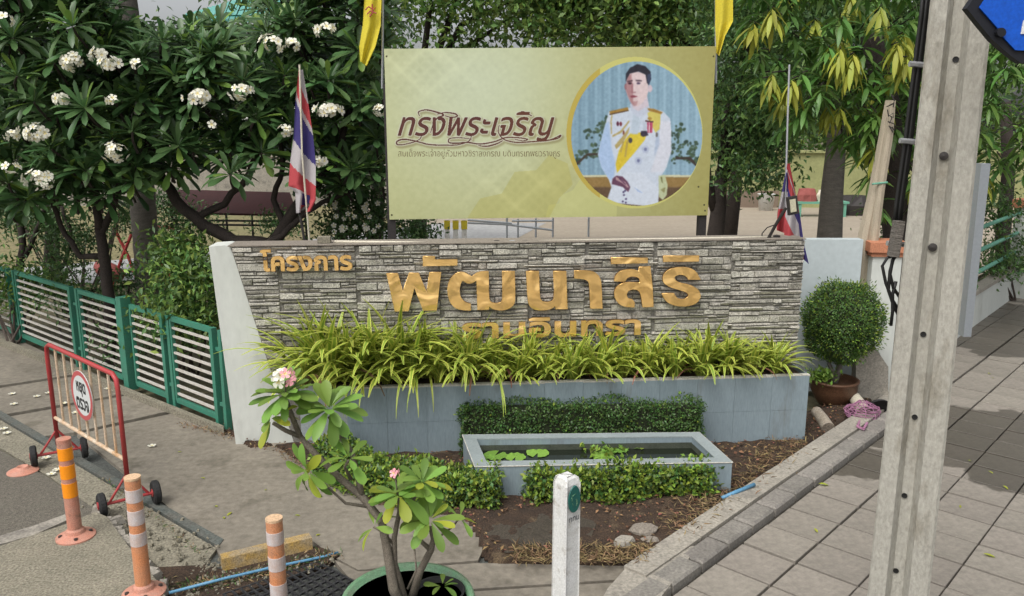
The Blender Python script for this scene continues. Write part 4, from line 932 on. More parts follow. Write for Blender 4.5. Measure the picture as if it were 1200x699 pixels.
def small_text(body, c, ux, uz, w, h, m, parent, name='lettering'):
    sp = text_splines(body); al = np.concatenate(sp); lo, hi = al.min(0), al.max(0); cu = bpy.data.curves.new('w', 'FONT'); cu.body = body; cu.offset = .012; cu.extrude = .0
    o = bpy.data.objects.new('t', cu); COL.objects.link(o); dg = bpy.context.evaluated_depsgraph_get(); dg.update(); me = bpy.data.meshes.new_from_object(o.evaluated_get(dg)); bpy.data.objects.remove(o)
    for v in me.vertices:
        q = Vector(c) + ux * ((v.co.x - lo[0]) / (hi[0] - lo[0]) - .5) * w + uz * ((v.co.y - lo[1]) / (hi[1] - lo[1]) - .5) * h; v.co = q
    me.materials.clear(); me.materials.append(M[m]); ob = bpy.data.objects.new(name, me); COL.objects.link(ob); adopt(ob, parent); return ob
small_text('กทม', Vector((mp.x, mp.y, zc - .095)) + fn_ * (hw * 1.02 + .004), fx, Vector((0, 0, 1)), .06, .022, 'ink', bol)

# ================================================================ CONCRETE POLE WITH CABLES AND SIGN
pY = 3.05; pb = D(1052, 699, pY); ptp = D(1127, 0, pY)
pole = thing('utility_pole', 'tall pale concrete utility pole with a recessed groove and bolt holes on the pavement', 'utility pole', (pb.x, pb.y, 0))
def ppt(z): 
    t = (z - pb.z) / (ptp.z - pb.z); return Vector((pb.x + (ptp.x - pb.x) * t, pb.y, z))
zs = [-.02, 1, 2, 3, 4, 6.0]; mb = MB(); prf = []
rp = R(-26)
for z_ in zs:
    w = .238 - .012 * z_; w = w / 2; dpt = .10; c = ppt(z_)
    P_ = [(-w, 0), (-w + .006, -.008), (-w * .42, -.008), (-w * .22, .038), (w * .14, .038), (w * .34, -.008), (w - .010, -.008), (w, 0), (w - .02, dpt * 1.9), (-w + .02, dpt * 1.9)]
    prf.append([c + Matrix.Rotation(rp, 3, 'Z') @ Vector((x, y, 0)) for x, y in P_])
for i in range(len(zs) - 1):
    mb.add(prf[i] + prf[i + 1], [(k, (k + 1) % 10, 10 + (k + 1) % 10, 10 + k) for k in range(10)])
mb.add(prf[-1], [tuple(range(10))]); mb.build('shaft', 'pole_conc', pole)
pn = Matrix.Rotation(rp, 3, 'Z') @ Vector((0, -1, 0))
for x, y, big_ in ((1120, 70, 0), (1106, 183, 1), (1093, 290, 1), (1082, 392, 0), (1092, 458, 0), (1072, 489, 0), (1060, 581, 0), (1050, 669, 0)):
    c = PL(x, y, ppt(1) - pn * .036, pn); r_ = .016 if big_ else .011
    rot = pn.to_track_quat('Z', 'Y').to_matrix()
    if big_: MB().lathe([(0, 0), (r_, 0), (r_, .008), (0, .012)], c, 12, mat=rot).build('bolt_head', 'steel_dark', pole)
    else: MB().lathe([(0, .001), (r_ * .55, .001), (r_ * .6, .0025), (r_, .003), (r_ * 1.02, 0)], c, 12, mat=rot).build('bolt_hole', 'black_cable', pole)
cb = thing('cable_bundle', 'black cable bundle strapped up the left side of the utility pole', 'cable', D(1045, 350, pY + .1)); cb.location.z = 1.4
for k in range(4):
    MB().tube([D(x + k * 2.4 - 3, y, pY + .14 + .015 * (k % 2)) for x, y in ((1088, -40), (1082, 20), (1073, 90), (1063, 170), (1053, 240), (1050, 270))], .0075, 8).build('cable', 'black_cable', cb, smooth=True)
for lp in ([(1050, 300), (1040, 302), (1034, 312), (1038, 332), (1046, 352), (1052, 362)], [(1052, 298), (1046, 305), (1043, 322), (1047, 338), (1054, 348)], [(1048, 300), (1043, 318), (1041, 340), (1047, 358), (1054, 372)], [(1050, 330), (1046, 345), (1046, 365), (1044, 382)]):
    MB().tube([D(x, y, pY + .12) for x, y in lp], .0065, 6).build('cable', 'black_cable', cb, smooth=True)
for y in (75, 165, 285):
    x = 1088 - (y + 40) * .125; MB().tube([D(x - 8, y, pY + .13), D(x + 14, y + 2, pY + .13)], .011, 6).build('strap', 'alu', cb)
bx_ = D(1050, 280, pY + .1); setprop(MB().box(bx_, (.032, .04, .14), 0, ry=R(4)).build('junction_box', 'bark_grey'), 'small grey junction box on the cables beside the utility pole', 'junction box')
mb = MB()
ch = [D(1158, 195, 3.9), D(1166, 195, 3.9), D(1140, 395, 3.9), D(1133, 395, 3.9)]
setprop(MB().prism([D(1150, 192, 3.7), D(1161, 192, 3.7), D(1138, 395, 3.7), D(1129, 395, 3.7)], (0, .05, 0)).build('steel_channel', 'steel_grey'), 'blue-grey steel channel standing behind the right edge of the utility pole', 'steel channel')
sg = thing('direction_sign', 'blue street sign with a thick black angular frame at the right of the pole', 'sign', D(1180, 30, 2.75)); 
sp_ = [(1133, 10), (1156, -24), (1275, -24), (1275, 78), (1196, 74), (1180, 62), (1163, 47), (1148, 29)]
MB().prism([D(x, y, 2.75) for x, y in sp_], (0, .03, 0)).build('frame', 'sign_frame', sg)
si_ = [(1148, 9), (1162, -12), (1262, -12), (1262, 62), (1190, 59), (1177, 45), (1170, 34)]
MB().prism([D(x, y, 2.742) for x, y in si_], (0, .006, 0)).build('face', 'sign_blue', sg)
MB().prism([D(x, y, 2.732) for x, y in ell(1174, 38, 5.5, 5.5, 10)], (0, .02, 0)).build('clamp', 'sign_frame', sg)
MB().prism([D(x, y, 2.738) for x, y in [(1199.5, 24), (1204, 24), (1204, 40), (1196.5, 40)]], (0, .003, 0)).build('lettering', 'white_paint', sg)

# ================================================================ RIGHT-HAND WALLS, PILLAR, RAIL FENCE
wy = 7.75
bwl = MB(); a = D(930, 281, wy); b_ = D(1012, 281, wy)
setprop(bwl.prism([Vector((a.x, wy, 0)), Vector((b_.x, wy, 0)), Vector((b_.x, wy, b_.z)), Vector((a.x, wy, a.z))], (0, .12, 0)).build('boundary_wall', 'wall_blue'), 'pale plaster boundary wall between the stone sign wall and the orange capped pillar', 'wall')
pp = G(1026, 458); pil = thing('gate_pillar', 'white gate pillar with an orange stepped cap behind the topiary bush', 'pillar', pp)
zt = D(1027, 300, pp.y).z
MB().box((pp.x, pp.y + .12, zt / 2), (.27, .27, zt), -.12).build('shaft', 'wall_white', pil)
MB().box((pp.x, pp.y + .12, zt + .015), (.31, .31, .045), -.12).build('cap_step', 'orange_cap', pil); MB().box((pp.x, pp.y + .12, zt + .085), (.36, .36, .095), -.12).build('cap', 'orange_cap', pil)
st = G(1018, 470); setprop(MB().prism([D(1003, 412, st.y), D(1028, 411, st.y), D(1041, 430, st.y), D(1041, 478, st.y), D(1003, 472, st.y)], (0, .1, 0)).build('wall_stub', 'concrete_light'), 'low grey concrete wall stub with a chamfered corner at the foot of the pillar', 'wall stub')
rw = thing('roadside_railing', 'pale low wall with light green tube rails running along the pavement on the right', 'railing', G(1150, 372))
ra, rb_ = G(1134.6, 387.6), G(1191, 346.7); rd = (rb_ - ra).normalized(); rn = Vector((-rd.y, rd.x, 0))
r0 = ra - rd * 2.6; r1 = ra + rd * 9
zc_ = D(1141, 342, ra.y).z; zc2 = PL(1197, 311, ra, rn).z; zcap = max(.35, min(.6, (zc_ + zc2) / 2))
MB().prism([r0, r1, r1 + rn * .12, r0 + rn * .12], (0, 0, zcap - .05)).build('low_wall', 'wall_white', rw)
MB().prism([lift([p], zcap - .05)[0] for p in (r0 - rn * .02, r1 - rn * .02, r1 + rn * .14, r0 + rn * .14)], (0, 0, .05)).build('wall_cap', 'concrete_light', rw)
for (xa, ya), (xb, yb) in (((1152, 265), (1200, 248.6)), ((1147, 293), (1199, 271)), ((1144, 318), (1196, 294))):
    p1_ = PL(xa, ya, ra + rn * .06, rn); p2_ = PL(xb, yb, ra + rn * .06, rn); zz = (p1_.z + p2_.z) / 2
    MB().tube([Vector((r0.x + rn.x * .06, r0.y + rn.y * .06, zz)), Vector((r1.x + rn.x * .06, r1.y + rn.y * .06, zz))], .028, 8).build('rail', 'rail_green', rw, smooth=True)
pe = PL(1194, 300, ra, rn); ppl = thing('railing_pillar', 'grey pillar with an orange cap at the right end of the rails', 'pillar', (pe.x, pe.y, 0))
ztp = D(1194, 244, pe.y).z
MB().box((pe.x + .12, pe.y + .1, ztp / 2), (.3, .3, ztp), -KA).build('shaft', 'wall_white', ppl); MB().box((pe.x + .12, pe.y + .1, ztp + .06), (.38, .38, .12), -KA).build('cap', 'orange_cap', ppl)

# topiary in a bowl
tp = G(975, 474)
bowl = thing('glazed_bowl', 'brown glazed bowl planter at the right end of the blue-grey planter', 'flower pot', tp)
mb = MB(); br = .215
MB().lathe([(0, 0), (.12, 0), (.165, .06), (br, .16), (br * 1.0, .225), (br * 1.06, .24), (br * 1.06, .255), (br * .92, .255), (br * .9, .22), (0, .215)], tp, 32).build('bowl', 'pot_brown', bowl, smooth=True)
tc_ = D(988, 374, tp.y + .02); tr_ = .352
top_ = thing('topiary_tree', 'ball clipped topiary bush growing in the brown glazed bowl', 'topiary', tp)
MB().tube([tp + Vector((.0, 0, .2)), tp + Vector((.04, 0, .36)), tc_ + Vector((0, 0, -.25)), tc_], [.035, .03, .028, .01], 8).build('trunk', 'bark_grey', top_, smooth=True)
MB().tube([tp + Vector((.02, 0, .25)), tp + Vector((-.06, 0, .4)), tc_ + Vector((-.1, 0, -.2))], [.02, .018, .012], 6).build('branch', 'bark_grey', top_)
def shell(n, c, r, thick=.12, bumpy=.06, zs_=1.0):
    d = rand_dirs(n); k = 1 + bumpy * np.sin(d[:, 0] * 7 + 1) * np.sin(d[:, 2] * 6) + bumpy * .5 * np.sin(d[:, 1] * 13 + d[:, 2] * 11)
    rr = r * k * (1 - thick * rng.random(n) ** 1.5); return np.array(c) + d * rr[:, None] * [1, 1, zs_], d
P, d = shell(17000, tc_ + Vector((0, 0, -.035)), tr_, .14, .075, 1.08); k_ = P[:, 2] < tc_.z - .1; P[k_, 0] += (-.12 * (tc_.z - .1 - P[k_, 2])); d = d
leaf_mass('crown', ['leaf_topiary', 'leaf_hedge'], P, d * .5 + rand_dirs(len(P)), d + rand_dirs(len(P)) * .6, rng.uniform(.014, .026, len(P)), wid=1.2, parent=top_)
P, d = shell(260, tc_ + Vector((0, 0, -.03)), tr_ * 1.09, .0, .1, 1.04)
leaf_mass('stray_shoots', 'leaf_topiary', P, d + rand_dirs(len(P)) * .3, rand_dirs(len(P)), .036, wid=.6, parent=top_, kind='stuff')
P, d = shell(1100, tc_ + Vector((0, 0, -.03)), tr_ * 1.02, .0, .08, 1.06)
leaf_mass('young_shoots', 'leaf_hedge_light', P, d + rand_dirs(len(P)) * .4, rand_dirs(len(P)), .03, wid=.8, parent=top_, kind='stuff')
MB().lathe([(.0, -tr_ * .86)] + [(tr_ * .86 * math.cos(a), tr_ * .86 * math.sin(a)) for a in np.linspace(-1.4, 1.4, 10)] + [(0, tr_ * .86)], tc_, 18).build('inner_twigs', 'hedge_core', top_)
n = 260; P = np.array([tuple(tp + Vector((random.gauss(-.14, .06), random.gauss(-.05, .06), .26 + abs(random.gauss(0, .05))))) for _ in range(n)])
setprop(leaf_mass('bowl_undergrowth', 'leaf_potted', P, rand_dirs(n, .6), rand_dirs(n, 1), .05), 'small bright green weeds growing in the brown bowl under the topiary', 'weeds', kind='stuff')
# log, basin, net bag
def log_(name, a, b_, r_, m, label, cat, cutm='log_cut'):
    t_ = thing(name, label, cat, (a + b_) / 2); MB().tube([a, lerp(a, b_, .5) + Vector((0, 0, .004)), b_], [r_ * .92, r_, r_ * 1.03], 14, cap=False).build('bark', m, t_, smooth=True)
    d_ = (b_ - a).normalized(); MB().tube([a - d_ * .0, a + d_ * .004], r_ * .92, 14).build('cut_face', cutm, t_); MB().tube([b_ - d_ * .003, b_ + d_ * .001], r_ * 1.03, 14).build('cut_face', cutm, t_)
log_('log', G(957, 483, .06), G(971, 503, .045), .055, 'log', 'short pale log lying on the litter by the right end of the planter', 'log')
log_('pvc_offcut', G(1001, 466, .10), G(1013, 484, .07), .06, 'pvc', 'white plastic pipe offcut inside the pink net bag beside the bowl', 'pipe')
setprop(MB().lathe([(0, .02), (.07, .02), (.095, .0), (.11, -.02), (.105, -.03), (.085, -.005), (.06, .006), (0, .008)], G(1028, 476, .10), 26, mat=Matrix.Rotation(R(-60), 3, 'X')).build('basin', 'rubber', smooth=True), 'dark round basin leaning against the grey wall stub', 'basin')
nb = thing('net_bag', 'crumpled pink net bag draped over the white pipe offcut on the kerb end', 'net bag', G(1012, 490)); c = G(1010, 483, .07)
mb = MB(); mb2 = MB()
gp = {}
for i in range(9):
    for j in range(11):
        a = j / 11 * 2 * math.pi; r_ = .03 + .115 * math.sin(i / 8 * 2.6); gp[i, j] = c + Vector((r_ * math.cos(a) * 1.1 * random.uniform(.85, 1.15), r_ * .8 * math.sin(a) * random.uniform(.85, 1.15) - .02 * i / 8, .10 - .16 * i / 8 + random.uniform(-.01, .01)))
for i in range(9):
    for j in range(11):
        if i < 8: mb.tube([gp[i, j], gp[i + 1, j]], .0035, 4); mb.tube([gp[i, j], gp[i + 1, (j + 1) % 11]], .003, 4)
        mb.tube([gp[i, j], gp[i, (j + 1) % 11]], .003, 4)
mb.build('netting', 'net_pink', nb)
MB().tube([G(1008, 492, .04), G(1005, 500, .075), G(1012, 503, .072), G(1016, 496, .07)], .012, 6).build('knot', 'net_pink', nb)

# ================================================================ STRAP-LEAVED PLANTS IN THE PLANTER
def strap_mesh(th0, kap, L_, w):
    n = 9; V = []; F = []; MI = []; x = z = 0; th = th0
    for i in range(n + 1):
        s = i / n; ww = w * (.55 + .9 * s - 1.45 * s ** 3 + .02) if s < 1 else .001; ww = max(ww, .0012); nx_, nz_ = -math.sin(th), math.cos(th)
        for yy_, up in ((-1, .5), (-.5, .12), (.5, .12), (1, .5)): V.append((x + nx_ * ww * up * .8, yy_ * ww, z + nz_ * ww * up * .5))
        x += math.cos(th) * L_ / n; z += math.sin(th) * L_ / n; th = th0 - kap * (s + 1 / n) ** 1.25
    for i in range(n):
        for k in range(3): a = 4 * i + k; F.append((a, a + 1, a + 5, a + 4)); MI.append(0 if k == 1 else 1)
    me = bpy.data.meshes.new('strap_leaf'); me.from_pydata(V, [], F); me.materials.append(M['strap_green']); me.materials.append(M['strap_yellow']); me.polygons.foreach_set('material_index', MI); me.update(); return me
straps = [strap_mesh(R(a), R(k), L_, w) for a, k, L_, w in ((84, 50, .40, .0085), (76, 72, .43, .009), (70, 88, .44, .009), (62, 88, .44, .0095), (54, 90, .42, .009), (44, 80, .38, .009), (76, 112, .46, .009), (36, 72, .36, .0085), (86, 28, .36, .008), (56, 120, .46, .009))]
dead = strap_mesh(R(50), R(130), .36, .006); dead.materials.clear(); dead.materials.append(M['litter']); dead.materials.append(M['dry_grass'])
hang = strap_mesh(R(35), R(125), .62, .008)
spots = []
u = UL - .34
i = 0
while u < -.16:
    big_ = 1.62 if u < UL + .5 else 1.35 if u < UL + 1.05 else random.uniform(.9, 1.14)
    spots.append((u, .13 + random.uniform(-.02, .03), big_ * .92)); spots.append((min(u + .1, -.2), .25 + random.uniform(-.03, .02), big_ * 1.02)); u += .215; i += 1
names_ = ['leftmost', ]
ORD = 'first second third fourth fifth sixth seventh eighth ninth tenth eleventh twelfth thirteenth fourteenth fifteenth sixteenth seventeenth eighteenth nineteenth twentieth'.split(); cnt = {0: 0, 1: 0}
for i, (u, d, s) in enumerate(sorted(spots)):
    row = int(d > .19); on = ORD[cnt[row]]; cnt[row] += 1; rw_ = ('front', 'back')[row]
    c = WP(u, d, PH - .01); big_ = s > 1.1
    p_ = thing('strap_leaved_plant', ('big arching striped plant, %s from the left in the planter %s row' if big_ else 'low striped strap leaved plant, %s from the left in the planter %s row') % (on, rw_), 'striped plant', c, 'big striped plants at the left of the planter' if big_ else 'small striped plants along the planter')
    for k in range(44 if big_ else 38):
        a = k * 2.4 + random.uniform(-.3, .3); me = straps[random.choice([0, 1, 1, 2, 3, 3, 4, 5, 6, 7, 8, 9])] if random.random() > .03 else dead
        fwd = -math.sin(a)                           # more droop towards the front
        sc__ = (1.15 if big_ else 1.08) * s * random.uniform(.72, 1.12) * (.92 if fwd < -.3 else 1)
        # leaf position
        mw = Matrix.Translation(c + Vector((random.gauss(0, .015), random.gauss(0, .012), random.uniform(-.02, .0)))) @ Matrix.Rotation(a, 4, 'Z') @ Matrix.Rotation(random.uniform(-.08, .08), 4, 'X') @ Matrix.Diagonal((sc__, sc__ * 2.2 if not big_ else sc__ * 1.75, sc__, 1))
        place('', me, mw @ (Matrix.Scale(.8, 4) if u > -.4 else Matrix()), p_, 'leaf')
    if i in (3, 5, 8, 9, 14): 
        for q in range(2): place('', hang, Matrix.Translation(c + Vector((random.uniform(-.05, .05), -.02, 0))) @ Matrix.Rotation(R(-90) + random.uniform(-.3, .3), 4, 'Z') @ Matrix.Diagonal((1, 1.3, random.uniform(.9, 1.15), 1)), p_, 'leaf')

# ================================================================ HEDGES
def hedge(name, label, foot, h, w, n, sz, mats, front=None, jit=.02, young=0):
    """a clipped hedge following a line on the ground; w deep towards the back"""
    H_ = thing(name, label, 'hedge', foot[0]); segs = []; tot = 0
    for a, b_ in zip(foot, foot[1:]): L_ = (b_ - a).length; segs.append((a, b_, L_)); tot += L_
    P = []; Nn = []; co = MB()
    for a, b_, L_ in segs:
        d_ = (b_ - a).normalized(); nn = Vector((-d_.y, d_.x, 0)); nn = nn if nn.y > 0 else -nn
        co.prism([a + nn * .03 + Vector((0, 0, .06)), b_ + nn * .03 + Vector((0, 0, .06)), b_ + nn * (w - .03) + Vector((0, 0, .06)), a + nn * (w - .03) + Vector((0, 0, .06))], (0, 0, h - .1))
        m_ = int(n * L_ / tot)
        for _ in range(m_):
            t = random.random(); q = random.random(); S = h * 1.4 + w + .001
            pt = a + (b_ - a) * t
            if q < h / S * 1.0: p = pt + nn * random.uniform(-.01, .04) + Vector((0, 0, random.uniform(.03, h))); nr = -nn
            elif q < (h + w) / S: p = pt + nn * random.uniform(0, w) + Vector((0, 0, h + random.uniform(-.035, .012))); nr = Vector((0, 0, 1))
            else:
                e = random.choice([a, b_]); p = e + nn * random.uniform(0, w) + Vector((0, 0, random.uniform(.04, h))) + d_ * random.uniform(-.03, .03); nr = (e - (a + b_) / 2).normalized()
            bump_ = .014 * math.sin(p.x * 9 + 1) + .018 * math.sin(p.x * 17) * math.sin(p.x * 7 + p.z * 20) + .012 * math.sin(p.z * 31 + p.x * 9)
            P.append(p + nr * bump_ + Vector((random.gauss(0, jit * .3),) * 3)); Nn.append(tuple(nr))
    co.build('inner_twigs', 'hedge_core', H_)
    P = np.array([tuple(p) for p in P]); Nn = np.array(Nn)
    k = len(P); leaf_mass('foliage', mats, P, Nn * .7 + rand_dirs(k), Nn + rand_dirs(k) * .7 + [0, 0, .4], rng.uniform(.7, 1.25, k) * sz, wid=1.15, parent=H_)
    if young:
        q = rng.choice(k, young); leaf_mass('young_leaves', 'leaf_hedge_light', P[q] + Nn[q] * .012, Nn[q] + rand_dirs(young) * .7 + [0, 0, .5], rand_dirs(young, 1), rng.uniform(.8, 1.3, young) * sz * 1.25, wid=1.0, parent=H_, kind='stuff')
    mb = MB()
    for a, b_, L_ in segs:
        for _ in range(int(L_ * 16)):
            d_ = (b_ - a).normalized(); nn = Vector((-d_.y, d_.x, 0)); nn = nn if nn.y > 0 else -nn
            p = a + (b_ - a) * random.random() + nn * random.uniform(.04, w * .7); mb.tube([p, p + Vector((random.gauss(0, .03), random.gauss(0, .03), .12))], .006, 5)
    mb.build('stems', 'bark', H_)
hy = D(537, 466, 6.02)
ha, hb = Vector((D(543, 480, 6.0).x, 6.0 , 0)), Vector((D(820, 480, 6.04).x, 6.06, 0))
hz = D(680, 470, 6.15).z
hedge('clipped_hedge', 'dark green clipped box hedge between the pond and the planter', [ha, hb], hz, .19, 11000, .022, 'leaf_hedge', young=160)
h2z = .225
fa_ = G(624, 596); fb_ = G(836, 584)
hedge('low_hedge', 'bright green low hedge in front of the pond', [fa_, lerp(fa_, fb_, .5) + Vector((0, -.03, 0)), fb_], h2z, .2, 4300, .036, ['leaf_hedge', 'leaf_hedge_light'], young=500)
fc = [G(366, 556), G(415, 584), G(480, 600), G(580, 603)]
hedge('low_hedge', 'low mixed green hedge along the driveway behind the potted plumeria', fc, .235, .3, 8000, .034, ['leaf_hedge', 'leaf_hedge_light'], young=420)

# ================================================================ POTTED PLUMERIA
pcen = G(478, 700, .40); pcen0 = Vector((pcen.x, pcen.y, 0)); PR = .315
pot = thing('flower_pot', 'large dark glazed pot with a green rim holding the small plumeria', 'flower pot', pcen0)
MB().lathe([(0, 0), (.2, 0), (.26, .12), (PR * .96, .3), (PR * .96, .37), (PR * .9, .37), (PR * .88, .33), (0, .32)], pcen0, 40).build('body', 'pot_dark', pot, smooth=True)
MB().lathe([(PR * .90, .372), (PR * .98, .372), (PR * 1.02, .385), (PR * 1.0, .403), (PR * .93, .403), (PR * .90, .372)], pcen0, 48).build('rim', 'pot_green', pot, smooth=True)
MB().lathe([(0, .335), (PR * .89, .325)], pcen0, 30).build('potting_soil', 'soil', pot)
ip = pcen0 + Vector((.14, .06, .30)); setprop(MB().lathe([(.09, 0), (.125, .09), (.13, .1), (.12, .1), (.1, .03), (0, .03)], ip, 24).build('plastic_pot', 'rubber', smooth=True), 'small black plastic pot set inside the large green rimmed pot', 'flower pot')
plu = thing('potted_plumeria', 'small leaning plumeria with bright green leaf rosettes in the large green rimmed pot', 'plumeria', pcen0 + Vector((0, 0, .33)))
yb = pcen.y
def stem(pts, rs): MB().tube([D(x, y, Y) for x, y, Y in pts], rs, 9).build('branch', 'bark_potted', plu, smooth=True)
stem([(468, 705, yb - .02), (461, 690, yb - .02), (453, 640, yb), (447, 610, yb + .02), (424, 582, yb + .05), (400, 562, yb + .08), (372, 535, yb + .1), (352, 512, yb + .12)], [.027, .024, .021, .02, .018, .017, .0155, .014])
stem([(352, 512, yb + .12), (343, 490, yb + .12), (336, 470, yb + .1)], [.014, .012, .010]); stem([(352, 512, yb + .12), (335, 505, yb + .1), (320, 496, yb + .08)], [.012, .011, .009])
stem([(424, 582, yb + .05), (420, 560, yb + .06), (412, 530, yb + .08), (398, 510, yb + .1), (386, 488, yb + .1)], [.016, .014, .013, .012, .010])
stem([(430, 594, yb + .03), (405, 590, yb + .02), (385, 572, yb - .02), (372, 563, yb - .03)], [.008, .007, .006, .005]); stem([(412, 562, yb + .06), (404, 548, yb + .02), (408, 540, yb)], [.008, .007, .006])
stem([(476, 708, yb + .0), (462, 660, yb + .02), (462, 630, yb + .02), (468, 600, yb + .02), (468, 585, yb)], [.018, .016, .013, .011, .009]); stem([(463, 640, yb + .02), (450, 625, yb), (438, 618, yb - .02)], [.008, .006, .005])
stem([(482, 704, yb + .04), (492, 670, yb + .02), (505, 645, yb), (508, 632, yb), (504, 618, yb - .02)], [.021, .018, .016, .013, .009]); stem([(470, 604, yb), (482, 590, yb + .02), (494, 570, yb + .05)], [.009, .008, .007])
stem([(505, 645, yb), (495, 636, yb), (487, 625, yb - .02)], [.013, .010, .008]); stem([(478, 690, yb - .06), (488, 668, yb - .08), (485, 640, yb - .06)], [.006, .005, .005]); stem([(508, 634, yb), (530, 618, yb + .02), (538, 608, yb + .02)], [.006, .005, .004])
def pleaf(prof, fold, bend):
    v, f = leaf_shape(prof, fold, bend); me = bpy.data.meshes.new('leaf'); me.from_pydata(v, [], f); me.polygons.foreach_set('use_smooth', [True] * len(f)); return me
PLM = []
for m_ in ('leaf_potted', 'leaf_potted', 'leaf_yellowing'):
    for bnd in (.15, .4):
        me = pleaf([(.12, .035), (.3, .09), (.5, .15), (.7, .185), (.86, .165), (.95, .10)], .22, bnd); me.materials.append(M[m_]); PLM.append(me)
def rosette(parent, c, axis, n, L_, meshes, elev=(5, 55), young=.12, ymesh=None):
    axis = Vector(axis).normalized(); x0 = axis.orthogonal().normalized(); y0_ = axis.cross(x0)
    for k in range(n):
        a = k * 2.399 + random.uniform(-.2, .2); t = k / n; el = R(elev[0] + (elev[1] - elev[0]) * t + random.uniform(-8, 8))
        d_ = (x0 * math.cos(a) + y0_ * math.sin(a)) * math.cos(el) + axis * math.sin(el)
        me = random.choice(meshes) if not (ymesh and random.random() < young) else random.choice(ymesh)
        s = L_ * random.uniform(.78, 1.1) * (1 - .3 * t)
        place('', me, frame(c + d_ * .012, d_, axis + Vector((random.gauss(0, .2), random.gauss(0, .2), .6))) @ Matrix.Diagonal((s, s * random.uniform(.82, 1.12), s * random.uniform(.4, 1.7), 1)), parent, 'leaf')
gl, yl = PLM[:4], PLM[4:]
UPV = (0, -.25, 1)
rosette(plu, D(334, 462, yb + .1), (-.15, -.3, 1), 30, .165, gl, (-25, 60), .12, yl); rosette(plu, D(318, 492, yb + .08), (-.5, -.2, .6), 8, .15, gl, (-40, 30), .35, yl)
rosette(plu, D(386, 480, yb + .1), (.1, -.45, 1), 27, .165, gl, (-20, 60), .05, yl)
rosette(plu, D(362, 552, yb - .03), (-.35, -.5, -.3), 15, .16, gl, (-10, 50), .35, yl)
rosette(plu, D(409, 538, yb), (.2, -.3, 1), 12, .13, gl, (-15, 50), .2, yl)
rosette(plu, D(468, 580, yb), (-.1, -.4, 1), 19, .155, gl, (-15, 50), .1, yl); rosette(plu, D(495, 566, yb + .05), (.2, -.2, 1), 18, .145, gl, (-15, 55), .1, yl)
rosette(plu, D(504, 610, yb - .02), (.1, -.6, .8), 18, .155, gl, (-15, 50), .15, yl); rosette(plu, D(439, 618, yb - .02), (-.5, -.3, .5), 6, .13, gl, (-10, 40), .6, yl); rosette(plu, D(539, 607, yb + .02), (.4, -.2, .6), 4, .12, gl, (-10, 40), .3, yl)
rosette(plu, pcen0 + Vector((-.02, -.05, .34)), (0, 0, 1), 8, .09, gl, (5, 45)); rosette(plu, pcen0 + Vector((.16, .06, .42)), (0, 0, 1), 6, .08, gl, (5, 45))
def flower_mesh(pm='petal', n=5):
    mb = MB()
    for k in range(n):
        a = 2 * math.pi * k / n; ca, sa = math.cos(a), math.sin(a); T = lambda x, y, z: (x * ca - y * sa, x * sa + y * ca, z)
        mb.add([T(0, 0, 0), T(.35, .26, .15), T(.8, .44, .22), T(1, .08, .2), T(.8, -.30, .2), T(.35, -.2, .12)], [(0, 5, 4, 3, 2, 1)])
        mb.add([T(0, 0, .02), T(.32, .1, .16), T(.32, -.08, .14)], [(0, 2, 1)], 1)
    me = bpy.data.meshes.new('flower'); me.from_pydata(mb.v, [], mb.f); me.materials.append(M[pm]); me.materials.append(M['petal_eye']); me.polygons.foreach_set('material_index', mb.mi); me.update(); return me
FM_W = flower_mesh(); FM_P = flower_mesh('petal_pink')
def flowers(parent, c, spread, n, s, me, name='flower', face=(0, -1, .5)):
    for _ in range(n):
        d_ = Vector((random.gauss(0, 1), random.gauss(-.6, .6), random.gauss(.4, .8))).normalized()
        place('', me, frame(Vector(c) + d_ * spread * random.uniform(.6, 1), d_.orthogonal(), d_) @ Matrix.Scale(s * random.uniform(.85, 1.15), 4), parent, name)
flowers(plu, D(331, 444, yb + .08), .035, 5, .034, FM_W); flowers(plu, D(334, 441, yb + .05), .035, 3, .03, FM_P); flowers(plu, D(463, 555, yb - .02), .015, 3, .022, FM_P)
stem([(335, 462, yb + .1), (334, 447, yb + .08)], [.004, .003]); stem([(466, 580, yb), (463, 558, yb - .02)], [.004, .003])

